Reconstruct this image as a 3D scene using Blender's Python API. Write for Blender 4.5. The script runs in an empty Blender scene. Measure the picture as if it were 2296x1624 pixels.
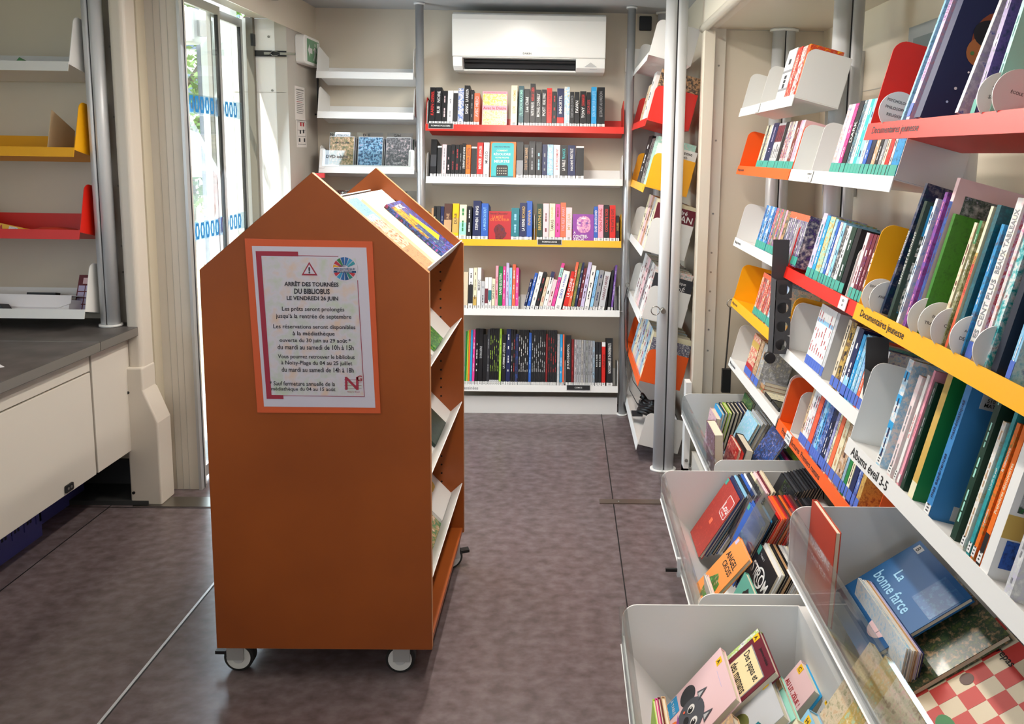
import bpy, math, random
from mathutils import Matrix, Vector
S = bpy.context.scene
C = S.collection
random.seed(7)
R = math.radians

# ------------------------------------------------------------------ camera
F, PX, PY, H = 1680.0, 1290.0, 554.0, 1.5
def _n(v): return v.normalized()
Yc = _n(Vector((1270 - PX, PY - 345, F)))
_vx = 1074 - PX
_vy = (Yc[0] * _vx + Yc[2] * F) / Yc[1]
Zc = -_n(Vector((_vx, -_vy, F)))
Xc = Yc.cross(Zc).normalized()
if Xc[0] < 0: Xc = -Xc
# camera axes in world coordinates (Xc, Yc, Zc are the world axes seen by the camera)
c_right = Vector((Xc[0], Yc[0], Zc[0])); c_up = Vector((Xc[1], Yc[1], Zc[1])); c_fwd = Vector((Xc[2], Yc[2], Zc[2]))
def at(u, v, Y=None, X=None, Z=None):
    d = c_right * ((u - PX) / F) + c_up * ((PY - v) / F) + c_fwd
    t = Y / d[1] if Y is not None else X / d[0] if X is not None else (Z - H) / d[2]
    return d * t + Vector((0, 0, H))
cam = bpy.data.cameras.new('camera'); camo = bpy.data.objects.new('camera', cam); C.objects.link(camo)
m = Matrix((c_right, c_up, -c_fwd)).transposed().to_4x4(); m.translation = (0, 0, H)
camo.matrix_world = m
cam.sensor_fit = 'HORIZONTAL'; cam.sensor_width = 36; cam.lens = 36 * F / 2296
cam.shift_x = (1148 - PX) / 2296; cam.shift_y = -(812 - PY) / 2296
cam.clip_start = 0.02; cam.clip_end = 200
S.camera = camo

# ------------------------------------------------------------------ light
S.view_settings.view_transform = 'Standard'; S.view_settings.look = 'None'
S.view_settings.gamma = 1; S.view_settings.use_curve_mapping = False
S.view_settings.exposure = 0.0
w = bpy.data.worlds.new('World'); S.world = w; w.use_nodes = True
nt = w.node_tree; bg = nt.nodes['Background']
tc = nt.nodes.new('ShaderNodeTexCoord'); ns = nt.nodes.new('ShaderNodeTexNoise'); ns.inputs['Scale'].default_value = 3.0
ns.inputs['Detail'].default_value = 5
rp = nt.nodes.new('ShaderNodeValToRGB'); rp.color_ramp.elements[0].position = .42; rp.color_ramp.elements[1].position = .62
rp.color_ramp.elements[0].color = (.42, .66, 1, 1); rp.color_ramp.elements[1].color = (1, 1, 1, 1)
nt.links.new(tc.outputs['Generated'], ns.inputs['Vector']); nt.links.new(ns.outputs['Fac'], rp.inputs['Fac'])
nt.links.new(rp.outputs['Color'], bg.inputs['Color']); bg.inputs['Strength'].default_value = 3.8
sun = bpy.data.lights.new('sun', 'SUN'); sun.energy = 14.0; sun.angle = R(1.0); sun.color = (1, .95, .86)
so = bpy.data.objects.new('sun', sun); C.objects.link(so)
so.rotation_euler = Vector((.28, .55, -1)).to_track_quat('-Z', 'Y').to_euler()

def area(name, loc, sx, sy, power, col, dirv=(0, 0, -1), parent=None):
    l = bpy.data.lights.new(name, 'AREA'); l.shape = 'RECTANGLE'; l.size = sx; l.size_y = sy; l.energy = power; l.color = col
    o = bpy.data.objects.new(name, l); C.objects.link(o); o.location = loc
    o.rotation_euler = Vector(dirv).to_track_quat('-Z', 'Y').to_euler()
    if parent: o.parent = parent
    return o

# ------------------------------------------------------------------ materials
PAL = dict(black='17181c', white='e4e4e2', cream='e6dfbf', red='d02018', darkred='74161a', maroon='6a2130', orange='ec7426', coral='ee6a48',
  yellow='f3bf12', lime='a9cf45', green='1d7c3c', darkgreen='1c3a2e', olive='6d7038', teal='1d7480', darkteal='23505a', turquoise='35b0b4',
  lightblue='8fc6e6', blue='2c5cb4', skyblue='2d9ad4', navy='1a2450', purple='6b4796', lavender='c4badc', pink='f0a0b2', palepink='e9c6ca',
  magenta='dd4394', brown='573931', tan='c59c72', beige='d5c6ab', grey='8b8c90', darkgrey='36373c', silver='bfc1c4', gold='c9a653', mint='9bd8c8',
  tealtag='3f9c8c', bluetag='4a68c0', violet='8a3f9a', cherry='b3262e')
_MC = {}
def lin(h):
    h = PAL.get(h, h)
    o = []
    for i in (0, 2, 4):
        c = int(h[i:i + 2], 16) / 255
        o.append(c / 12.92 if c <= .04045 else ((c + .055) / 1.055) ** 2.4)
    return (*o, 1)
def mat(name, col, rough=.5, metal=0, spec=.5, bump=0, bscale=200, coat=0, alpha=None, emit=0):
    key = (name, col, rough, metal)
    if key in _MC: return _MC[key]
    m_ = bpy.data.materials.new(name); m_.use_nodes = True; n = m_.node_tree; b = n.nodes['Principled BSDF']
    b.inputs['Base Color'].default_value = lin(col); b.inputs['Roughness'].default_value = rough; b.inputs['Metallic'].default_value = metal
    b.inputs['Specular IOR Level'].default_value = spec; b.inputs['Coat Weight'].default_value = coat; b.inputs['Coat Roughness'].default_value = .1
    if emit: b.inputs['Emission Color'].default_value = lin(col); b.inputs['Emission Strength'].default_value = emit
    if bump:
        t = n.nodes.new('ShaderNodeTexNoise'); t.inputs['Scale'].default_value = bscale
        o = n.nodes.new('ShaderNodeTexCoord'); n.links.new(o.outputs['Object'], t.inputs['Vector'])
        bb = n.nodes.new('ShaderNodeBump'); bb.inputs['Strength'].default_value = bump; bb.inputs['Distance'].default_value = .002
        n.links.new(t.outputs['Fac'], bb.inputs['Height']); n.links.new(bb.outputs['Normal'], b.inputs['Normal'])
    _MC[key] = m_
    return m_
def busy(cols, scale=45, seed=0, rough=.3):
    """mottled printed artwork: colour patches from a noise field"""
    key = ('busy', tuple(cols), scale, seed)
    if key in _MC: return _MC[key]
    m_ = bpy.data.materials.new('printed_art'); m_.use_nodes = True; n = m_.node_tree; b = n.nodes['Principled BSDF']
    b.inputs['Roughness'].default_value = rough; b.inputs['Coat Weight'].default_value = .08
    o = n.nodes.new('ShaderNodeTexCoord'); mp = n.nodes.new('ShaderNodeMapping'); mp.inputs['Location'].default_value = (seed * 1.7, seed * .9, seed)
    t = n.nodes.new('ShaderNodeTexNoise'); t.inputs['Scale'].default_value = scale; t.inputs['Detail'].default_value = 8; t.inputs['Roughness'].default_value = .65; t.inputs['Distortion'].default_value = .15
    r = n.nodes.new('ShaderNodeValToRGB'); cr = r.color_ramp; k = len(cols); cr.interpolation = 'LINEAR'
    cr.elements[0].position = .3; cr.elements[0].color = lin(cols[0]); cr.elements[1].position = .7; cr.elements[1].color = lin(cols[-1])
    for i in range(1, k - 1):
        e = cr.elements.new(.3 + .4 * i / (k - 1)); e.color = lin(cols[i])
    n.links.new(o.outputs['Object'], mp.inputs['Vector']); n.links.new(mp.outputs['Vector'], t.inputs['Vector'])
    n.links.new(t.outputs['Fac'], r.inputs['Fac']); n.links.new(r.outputs['Color'], b.inputs['Base Color'])
    _MC[key] = m_
    return m_
def cov(c):
    if isinstance(c, (list, tuple)): return busy(c, 45, len(_MC) % 9)
    if '/' in c: return busy(c.split('/'), 70, sum(map(ord, c)) % 7)
    return mat('cover_' + c, c, .42, spec=.35)
def ink(c): return mat('ink_' + c, c, .5)
def glass(name, tint=(.97, .985, .98), gl=.07):
    if name in _MC: return _MC[name]
    m_ = bpy.data.materials.new(name); m_.use_nodes = True; n = m_.node_tree
    for x in list(n.nodes):
        if x.type == 'BSDF_PRINCIPLED': n.nodes.remove(x)
    out = n.nodes['Material Output']; tr = n.nodes.new('ShaderNodeBsdfTransparent'); tr.inputs['Color'].default_value = (*tint, 1)
    g = n.nodes.new('ShaderNodeBsdfGlossy'); g.inputs['Roughness'].default_value = .04
    fr = n.nodes.new('ShaderNodeLayerWeight'); fr.inputs['Blend'].default_value = .35
    ma = n.nodes.new('ShaderNodeMath'); ma.operation = 'MULTIPLY_ADD'; ma.inputs[1].default_value = .35; ma.inputs[2].default_value = gl
    n.links.new(fr.outputs['Fresnel'], ma.inputs[0])
    mx = n.nodes.new('ShaderNodeMixShader'); n.links.new(ma.outputs[0], mx.inputs['Fac']); n.links.new(tr.outputs[0], mx.inputs[1]); n.links.new(g.outputs[0], mx.inputs[2])
    n.links.new(mx.outputs[0], out.inputs['Surface'])
    _MC[name] = m_
    return m_
def mix_noise(name, c1, c2, scale, rough=.5, detail=6, bump=.0, stretch=(1, 1, 1), lo=.35, hi=.65, c3=None):
    m_ = bpy.data.materials.new(name); m_.use_nodes = True; n = m_.node_tree; b = n.nodes['Principled BSDF']; b.inputs['Roughness'].default_value = rough
    o = n.nodes.new('ShaderNodeTexCoord'); mp = n.nodes.new('ShaderNodeMapping'); mp.inputs['Scale'].default_value = stretch
    t = n.nodes.new('ShaderNodeTexNoise'); t.inputs['Scale'].default_value = scale; t.inputs['Detail'].default_value = detail
    r = n.nodes.new('ShaderNodeValToRGB'); r.color_ramp.elements[0].position = lo; r.color_ramp.elements[1].position = hi
    r.color_ramp.elements[0].color = lin(c1); r.color_ramp.elements[1].color = lin(c2)
    if c3: e = r.color_ramp.elements.new((lo + hi) / 2); e.color = lin(c3)
    n.links.new(o.outputs['Object'], mp.inputs['Vector']); n.links.new(mp.outputs['Vector'], t.inputs['Vector']); n.links.new(t.outputs['Fac'], r.inputs['Fac'])
    n.links.new(r.outputs['Color'], b.inputs['Base Color'])
    if bump:
        bb = n.nodes.new('ShaderNodeBump'); bb.inputs['Strength'].default_value = bump; bb.inputs['Distance'].default_value = .003
        n.links.new(t.outputs['Fac'], bb.inputs['Height']); n.links.new(bb.outputs['Normal'], b.inputs['Normal'])
    return m_
WALL = mat('wall_panel', 'd0c6b4', .45, bump=.05, bscale=60)
WALLG = mat('grey_wall_panel', 'b4afa6', .5, bump=.05, bscale=60)
CEIL = mat('ceiling_panel', 'b9bbbd', .6)
WHITE = mat('white_lacquer', 'e6e6e2', .35)
OFFW = mat('off_white_panel', 'd8d2c6', .4)
SHW = mat('shelf_white', 'e3e3e1', .4); SHR = mat('shelf_red', 'd8200f', .42); SHY = mat('shelf_yellow', 'f2ae0c', .42); SHO = mat('shelf_orange', 'ea5c12', .42)
SHF = {'white': SHW, 'red': SHR, 'yellow': SHY, 'orange': SHO}
ALU = mat('brushed_aluminium', 'bfc0c0', .35, metal=.45); ALUP = mat('satin_grey_pole', 'd2d4d7', .38, metal=.15)
STEEL = mat('steel', '9a9892', .3, metal=1); BLK = mat('black_plastic', '101012', .45); DGREY = mat('dark_grey_metal', '2b2b2e', .45)
PAGES = mat('paper_pages', 'ddd3bd', .8); PAPER = mat('white_paper', 'e8e6ea', .7)
SEAL = mat('rubber_seal', '1c1c1d', .6)
GLASS = glass('clear_glass'); ACR = glass('clear_acrylic', (.94, .96, .96), .05); PLS = glass('clear_plastic_sleeve', (.9, .91, .92), .2)
CARTM = mix_noise('orange_brown_board', '8c4418', 'a3521c', 2.2, .4, 5, lo=.3, hi=.7)
WORK = mix_noise('dark_worktop', '4a4644', '5e5957', 14, .4, 8)
FLOOR = mix_noise('mottled_vinyl_floor', '5a4e4e', '736768', 26, .25, 15, bump=.03, stretch=(.8, 1.1, 1), c3='675a5b', lo=.32, hi=.68)

# ------------------------------------------------------------------ mesh building
_TX = {}
def text_tris(s, bold=.012):
    k = (s, bold)
    if k in _TX: return _TX[k]
    c = bpy.data.curves.new('lettering', 'FONT'); c.body = s; c.resolution_u = 2; c.offset = bold; c.align_x = 'LEFT'
    o = bpy.data.objects.new('lettering', c); me = bpy.data.meshes.new_from_object(o)
    vs = [(v.co.x, v.co.y) for v in me.vertices]; fs = [tuple(p.vertices) for p in me.polygons]
    bpy.data.objects.remove(o); bpy.data.meshes.remove(me); bpy.data.curves.remove(c)
    if not vs: vs = [(0, 0)]
    x0 = min(v[0] for v in vs); x1 = max(v[0] for v in vs); y0 = min(v[1] for v in vs); y1 = max(v[1] for v in vs)
    _TX[k] = (vs, fs, x0, x1, y0, y1)
    return _TX[k]
class MB:
    def __init__(s): s.v = []; s.f = []; s.m = []; s.mats = []; s.smooth = set()
    def mi(s, m_):
        if m_ not in s.mats: s.mats.append(m_)
        return s.mats.index(m_)
    def face(s, pts, m_, sm=False):
        b = len(s.v); s.v += [tuple(p) for p in pts]; s.f.append(tuple(range(b, b + len(pts)))); s.m.append(s.mi(m_))
        if sm: s.smooth.add(len(s.f) - 1)
    def box(s, x0, x1, y0, y1, z0, z1, m_, M=None):
        p = [(x, y, z) for z in (z0, z1) for y in (y0, y1) for x in (x0, x1)]
        if M: p = [tuple(M @ Vector(q)) for q in p]
        b = len(s.v); s.v += p; k = s.mi(m_)
        for f in ((0, 2, 3, 1), (4, 5, 7, 6), (0, 1, 5, 4), (2, 6, 7, 3), (0, 4, 6, 2), (1, 3, 7, 5)):
            s.f.append(tuple(b + i for i in f)); s.m.append(k)
        return s
    def prism(s, poly, axis, a, b_, m_, smooth=False, M=None):
        """extrude a 2-D outline along an axis ('x': poly=(y,z); 'y': poly=(x,z); 'z': poly=(x,y))"""
        def P(q, t):
            p = (t, q[0], q[1]) if axis == 'x' else (q[0], t, q[1]) if axis == 'y' else (q[0], q[1], t)
            return tuple(M @ Vector(p)) if M else p
        n = len(poly); b = len(s.v); s.v += [P(q, a) for q in poly] + [P(q, b_) for q in poly]; k = s.mi(m_)
        s.f.append(tuple(b + i for i in range(n))[::-1]); s.m.append(k); s.f.append(tuple(b + n + i for i in range(n))); s.m.append(k)
        for i in range(n):
            j = (i + 1) % n; s.f.append((b + i, b + j, b + n + j, b + n + i)); s.m.append(k)
            if smooth: s.smooth.add(len(s.f) - 1)
        return s
    def cyl(s, c, r, a, b_, axis, m_, n=24, rx=None, M=None):
        rx = rx or r
        s.prism([(c[0] + rx * math.cos(2 * math.pi * i / n), c[1] + r * math.sin(2 * math.pi * i / n)) for i in range(n)], axis, a, b_, m_, True, M)
        return s
    def tube(s, pts, r, m_, n=8):
        pts = [Vector(p) for p in pts]; k = s.mi(m_); rings = []
        for i, p in enumerate(pts):
            d = (pts[min(i + 1, len(pts) - 1)] - pts[max(i - 1, 0)]).normalized()
            up = Vector((0, 0, 1)) if abs(d.z) < .9 else Vector((1, 0, 0)); a = d.cross(up).normalized(); b = a.cross(d)
            base = len(s.v)
            for j in range(n):
                t = 2 * math.pi * j / n; s.v.append(tuple(p + a * (r * math.cos(t)) + b * (r * math.sin(t))))
            rings.append(base)
        for q in range(len(rings) - 1):
            for j in range(n):
                s.f.append((rings[q] + j, rings[q] + (j + 1) % n, rings[q + 1] + (j + 1) % n, rings[q + 1] + j)); s.m.append(k); s.smooth.add(len(s.f) - 1)
        s.f.append(tuple(rings[0] + j for j in range(n))); s.m.append(k); s.f.append(tuple(rings[-1] + j for j in range(n))); s.m.append(k)
        return s
    def text(s, t, o, u, v, h, m_, w_=None, al='c', bold=.012):
        """flat lettering: o = anchor (vertical middle), u = reading direction, v = letter-up direction"""
        vs, fs, x0, x1, y0, y1 = text_tris(t, bold); sc = h / max(.45, (y1 - y0)); sx = sc
        if w_ and (x1 - x0) * sx > w_: sx = w_ / (x1 - x0)
        if w_ and al == 'fit': sx = w_ / (x1 - x0)
        off = {'c': .5, 'l': 0, 'r': 1, 'fit': .5}[al]
        o = Vector(o); u = Vector(u).normalized(); v = Vector(v).normalized(); b = len(s.v); k = s.mi(m_)
        for x, y in vs: s.v.append(tuple(o + u * ((x - x0 - off * (x1 - x0)) * sx) + v * ((y - (y0 + y1) / 2) * sc)))
        for f in fs: s.f.append(tuple(b + i for i in f)); s.m.append(k)
        return s
    def build(s, name, parent=None, M=None, label=None, kind=None):
        me = bpy.data.meshes.new(name); me.from_pydata(s.v, [], s.f)
        for m_ in s.mats: me.materials.append(m_)
        for i, p in enumerate(me.polygons):
            p.material_index = s.m[i]
            if i in s.smooth: p.use_smooth = True
        me.validate(); me.update()
        o = bpy.data.objects.new(name, me); C.objects.link(o)
        if parent: o.parent = parent
        if M is not None: o.matrix_basis = M
        if label: o['label'] = label
        if kind: o['kind'] = kind
        return o
def rrect(x0, x1, z0, z1, r, corners='abcd', n=6):
    """outline with chosen round corners: a=(x0,z0) b=(x1,z0) c=(x1,z1) d=(x0,z1)"""
    out = []
    for k, (cx, cz, a0) in dict(a=(x0 + r, z0 + r, 180), b=(x1 - r, z0 + r, 270), c=(x1 - r, z1 - r, 0), d=(x0 + r, z1 - r, 90)).items():
        if k in corners: out += [(cx + r * math.cos(R(a0 + 90 * i / n)), cz + r * math.sin(R(a0 + 90 * i / n))) for i in range(n + 1)]
        else: out.append({'a': (x0, z0), 'b': (x1, z0), 'c': (x1, z1), 'd': (x0, z1)}[k])
    return out
def short(label, most=15):
    w_ = label.split()
    for drop in ('tall', 'short', 'patterned', 'the'):
        if len(w_) > most and drop in w_: w_.remove(drop)
    while len(w_) > most and any(x.endswith('-lettered') for x in w_): w_.remove(next(x for x in w_ if x.endswith('-lettered')))
    return ' '.join(w_)
def thing(name, label, cat, M=None, group=None):
    o = bpy.data.objects.new(name, None); C.objects.link(o); o.empty_display_size = .05
    if M is not None: o.matrix_basis = M if isinstance(M, Matrix) else Matrix.Translation(M)
    o['label'] = short(label); o['category'] = cat
    if group: o['group'] = group
    return o
def tag(o, label, cat, group=None):
    o['label'] = label; o['category'] = cat
    if group: o['group'] = group
    return o
def struct(name, mb): o = mb.build(name); o['kind'] = 'structure'; return o
def bevel(o, wd=.003, seg=2):
    b = o.modifiers.new('bevel', 'BEVEL'); b.width = wd; b.segments = seg; b.limit_method = 'ANGLE'; return o
ORD = ['', 'first', 'second', 'third', 'fourth', 'fifth', 'sixth', 'seventh', 'eighth', 'ninth', 'tenth', 'eleventh', 'twelfth', 'thirteenth', 'fourteenth', 'fifteenth',
  'sixteenth', 'seventeenth', 'eighteenth', 'nineteenth', 'twentieth']
def ordw(n):
    if n <= 20: return ORD[n]
    t = {2: 'twenty', 3: 'thirty', 4: 'forty', 5: 'fifty', 6: 'sixty'}
    return t[n // 10] + '-' + ORD[n % 10] if n % 10 else t[n // 10][:-1] + 'ieth'
TILT = R(14)
def frame_back(x, y, z, t=TILT):       # shelves facing the camera end: run +X
    return Matrix(((1, 0, 0, x), (0, math.cos(t), math.sin(t), y), (0, -math.sin(t), math.cos(t), z), (0, 0, 0, 1)))
def frame_side(x, y, z, t=TILT):       # shelves on the aisle side: run -Y, facing -X
    c, s_ = math.cos(t), math.sin(t)
    return Matrix(((0, c, s_, x), (-1, 0, 0, y), (0, -s_, c, z), (0, 0, 0, 1)))

# ------------------------------------------------------------------ room shell
CZ = 2.30
b = MB(); b.box(-1.72, 1.35, -3.0, 4.45, -.05, 0, FLOOR); b.box(-3.3, -1.72, -3.0, 3.25, -.05, 0, FLOOR)
for x, y0, y1 in ((-1.2, 2.6, 3.0), (-1.895, -3, 3.05), (.225, 1.0, 4.2)):
    b.box(x - .0022, x + .0022, y0, y1, 0, .0008, BLK)
b.box(-1.205, -1.197, -3, 2.6, 0, .0025, mat('joint_strip', 'cfd0d2', .35, metal=.4)); b.box(-1.1965, -1.194, -3, 2.6, 0, .0008, BLK)
b.box(-2.4, -.97, 3.0, 3.004, 0, .0008, BLK)
struct('floor', b)
b = MB(); b.box(-1.72, 1.35, -3.0, 4.45, CZ, CZ + .04, CEIL); b.box(-3.3, -1.72, -3.0, 3.25, CZ, CZ + .04, CEIL); struct('ceiling', b)
b = MB(); b.box(-1.44, .72, 4.40, 4.45, 0, CZ, WALL); struct('wall_back', b)
b = MB(); b.box(.33, .66, 4.385, 4.40, 0, 1.98, mat('lower_grey_panel', 'b8b4ae', .45)); b.box(.33, .66, 4.37, 4.40, 1.97, 2.1, WHITE); struct('trim_1', b)
# left (door) wall beyond the doorway, lintel and reveal
b = MB(); b.box(-1.50, -1.44, 3.95, 4.45, 0, CZ, WALLG); struct('wall_left', b)
b = MB(); b.box(-1.61, -1.44, 3.19, 3.95, 2.16, CZ, OFFW); b.box(-1.440, -1.436, 3.19, 4.40, 2.12, CZ, WALL); struct('trim_2', b)
b = MB(); b.box(-1.72, -1.442, 3.952, 4.0, 0, 2.16, WHITE)
b.box(-1.716, -1.45, 3.9500, 3.9525, 1.79, 1.7915, WALLG)
for x, z in ((-1.53, 2.07), (-1.52, 1.8)): b.cyl((x, z), .006, 3.948, 3.953, 'y', STEEL, 12)
struct('trim_3', b)
# jamb between desk zone and doorway: ribbed panel, concave strip, metal frame with screws
RIB = mat('ribbed_jamb', 'd2cabd', .4)
b = MB(); b.box(-1.735, -1.60, 3.18, 3.24, 0, CZ, RIB)
for x in (-1.70, -1.672, -1.645): b.box(x, x + .0012, 3.1785, 3.181, 0, CZ, WALLG)
b.box(-1.600, -1.588, 3.17, 3.21, 0, CZ, ALU); b.box(-1.5885, -1.5865, 3.196, 3.201, 0, CZ, SEAL)
struct('trim_4', b)
b = MB(); b.box(-1.80, -1.735, 3.12, 3.20, 0, CZ, mat('beige_strip', 'c6bca6', .4)); struct('trim_5', b)
b = MB(); b.box(-1.92, -1.82, 3.12, 3.18, .76, CZ, mat('satin_metal_frame', 'b4aea5', .4))
b.box(-1.872, -1.870, 3.118, 3.121, .76, CZ, DGREY)
for z in (2.2, 1.9, 1.62, 1.34, 1.09, .98): b.cyl((-1.845, z), .0045, 3.117, 3.121, 'y', STEEL, 10)
struct('trim_6', b)
b = MB(); b.box(-3.3, -1.80, 3.20, 3.25, 0, CZ, WALL); struct('wall_left_end', b)
b = MB(); b.box(-3.3, -1.735, 3.185, 3.2, 0, .13, mat('dark_skirting', '3c3d40', .5)); b.box(-2.3, -1.74, 3.02, 3.2, 0, .02, mat('dark_ledge', '3a3b3b', .5)); struct('baseboard_left', b)
# desk-zone outer wall with a daylight window
b = MB(); b.box(-3.3, -3.25, -3.0, 3.25, 0, 1.0, WALL); b.box(-3.3, -3.25, -3.0, 3.25, 2.0, CZ, WALL); b.box(-3.3, -3.25, 1.6, 3.25, 1.0, 2.0, WALL); b.box(-3.3, -3.25, -3.0, -1.2, 1.0, 2.0, WALL)
struct('wall_left_outer', b)
b = MB(); b.box(-3.28, -3.27, -1.2, 1.6, 1.0, 2.0, GLASS); struct('window_1', b)
# right side: main wall beyond the opening, post, header, slide-out
POSTM = mat('opening_frame', 'd6cfc0', .4)
b = MB(); b.box(.66, .74, 3.445, 4.45, 0, CZ, WALL); struct('wall_right', b)
b = MB(); b.box(.60, .645, 3.36, 3.44, 0, 2.06, POSTM); b.box(.645, .70, 3.40, 3.44, 0, 2.06, OFFW)
for z in (1.9, 1.57, 1.24, 1.06, .97, .88, .79, .7, .6): b.cyl((.672, z), .0045, 3.397, 3.401, 'y', STEEL, 10)
for z in range(8): b.cyl((.61 + z * .004, 2.045), .002, 3.355, 3.361, 'y', POSTM, 6)
struct('trim_7', b)
b = MB(); b.box(.60, .66, -3.0, 3.44, 2.06, CZ, POSTM); b.cyl((.605, 2.065), .02, -3.0, 3.44, 'y', POSTM, 12); struct('trim_8', b)
b = MB(); b.box(.70, 1.2, 3.42, 3.48, 0, CZ, WALL); b.box(.70, 1.14, 3.418, 3.421, 2.058, 2.061, WALLG); struct('wall_right_end', b)
b = MB(); b.box(1.14, 1.2, -3.0, 3.45, 0, 2.3, WALL)
b.box(1.138, 1.141, -3.0, 3.42, 1.755, 1.758, WALLG); struct('wall_right_outer', b)
b = MB(); b.box(.66, 1.2, -3.0, 3.45, 2.06, 2.10, WALL); struct('ceiling_slide', b)
# hatch window in the outer wall
b = MB(); WF = mat('grey_window_frame', '8f9698', .4)
b.box(1.125, 1.14, 2.05, 2.53, 1.55, 1.93, WF); b.box(1.123, 1.126, 2.09, 2.49, 1.59, 1.89, mat('frosted_pane', '6e7c80', .15)); struct('window_2', b)
# wall behind the camera with the windscreen opening
b = MB(); b.box(-3.3, 1.2, -3.05, -3.0, 0, 1.2, WALL); b.box(-3.3, 1.2, -3.05, -3.0, 1.9, CZ, WALL); b.box(-3.3, -1.2, -3.05, -3.0, 1.2, 1.9, WALL); b.box(.4, 1.2, -3.05, -3.0, 1.2, 1.9, WALL)
struct('wall_front', b)
b = MB(); b.box(-1.2, .4, -3.03, -3.02, 1.2, 1.9, GLASS); struct('window_3', b)
# entrance: two glass leaves, blue safety bands, fixed track, outer leaf standing open
def leaf(name, x, y0, y1, tint):
    r = bpy.data.objects.new(name, None); C.objects.link(r); r['kind'] = 'structure'
    m1 = MB(); m1.box(x - .004, x + .004, y0 + .015, y1 - .015, .05, 2.13, GLASS); m1.build('glass_pane', r)
    m2 = MB()
    for a, c in ((y0, y0 + .012), (y1 - .022, y1)): m2.box(x - .009, x + .009, a, c, .02, 2.15, ALU)
    m2.box(x - .008, x + .008, y1 - .026, y1 - .022, .02, 2.15, SEAL)
    m2.box(x - .009, x + .009, y0 + .012, y1 - .022, 2.11, 2.15, ALU); m2.box(x - .009, x + .009, y0 + .012, y1 - .022, .02, .07, ALU); m2.build('door_frame', r)
    m3 = MB(); HB = mat('blue_marking', '1f8fd8', .5); BAND = glass('pale_band', (.82, .92, 1), .02)
    for z in (1.69, 1.135):
        m3.box(x + .0045, x + .0052, y0 + .025, y1 - .035, z - .042, z + .042, BAND)
        n = int((y1 - y0 - .07) / .047)
        for i in range(n):
            yc = y0 + .05 + i * .047
            out = [(yc - .021, z), (yc - .013, z + .036), (yc + .013, z + .036), (yc + .021, z), (yc + .013, z - .036), (yc - .013, z - .036)]
            inn = [(yc + (p - yc) * .38, z + (q - z) * .62) for p, q in out]
            for k in range(6):
                j = (k + 1) % 6; m3.face([(x + .006, *out[k]), (x + .006, *out[j]), (x + .006, *inn[j]), (x + .006, *inn[k])], HB)
    m3.build('safety_band', r)
leaf('door_1', -1.625, 3.205, 3.60, 0)
leaf('door_2', -1.665, 3.585, 3.935, 0)
b = MB(); b.box(-1.635, -1.60, 3.925, 3.95, 0, 2.16, mat('pocket_grey', '6f6b60', .6)); b.box(-1.61, -1.598, 3.92, 3.95, 2.02, 2.08, BLK); struct('trim_9', b)
b = MB(); M = Matrix.Translation((-1.74, 4.03, 0)) @ Matrix.Rotation(R(-27), 4, 'Z')
b.box(-.235, 0, -.02, .02, .05, 2.5, mat('outer_door_white', 'e4eaec', .5), M); b.box(-.265, -.235, -.022, .022, .05, 2.5, mat('outer_door_edge', '5b6678', .5), M); struct('door_3', b)
# threshold plate, floor cover plate
o = tag(MB().box(-1.80, -1.42, 3.01, 3.10, 0, .003, STEEL).build('threshold_plate'), 'brushed steel threshold plate on the floor in front of the doorway', 'plate')
b = MB().box(.165, .475, 3.075, 3.115, 0, .004, mat('satin_cover_strip', '84766c', .3, metal=.7)); b.cyl((.25, 3.095), .004, 0, .006, 'z', STEEL, 10)
tag(b.build('cover_strip'), 'narrow metal cover strip screwed to the floor by the thick pole', 'plate')

# ------------------------------------------------------------------ lamps
def ceiling_light(x, y, l, power, label):
    t = thing('ceiling_light', label, 'ceiling light', (x, y, CZ))
    MB().box(-.05, .05, -l / 2, l / 2, -.03, 0, WHITE).build('housing', t)
    MB().box(-.04, .04, -l / 2 + .02, l / 2 - .02, -.034, -.0301, mat('lit_diffuser', 'fff4e0', .5, emit=2.0)).build('diffuser', t)
    area('lamp', (0, 0, -.04), .08, l - .06, power, (1, .93, .84), parent=t)
ceiling_light(-.95, 1.2, 2.4, 5, 'long slim ceiling light above the desk side of the aisle')
ceiling_light(.1, 1.9, 1.7, 24, 'long slim ceiling light above the book bins')
ceiling_light(-.3, 3.0, 1.1, 34, 'short added ceiling light brightening the rear bookcase')  # added out of view to brighten the rear end
ceiling_light(-.3, -1.2, 1.8, 9, 'shorter slim ceiling light at the cab end of the bus')
area('daylight_front', (-.4, -2.95, 1.55), 1.55, .65, 9, (.88, .95, 1), (0, 1, -.05))
area('daylight_side', (-3.22, .2, 1.5), 1.0, 2.6, 24, (.88, .95, 1), (1, 0, -.05))
area('daylight_door', (-1.70, 3.55, 1.1), .66, 2.0, 30, (.74, .87, 1), (1, -.25, -.25))

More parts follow.
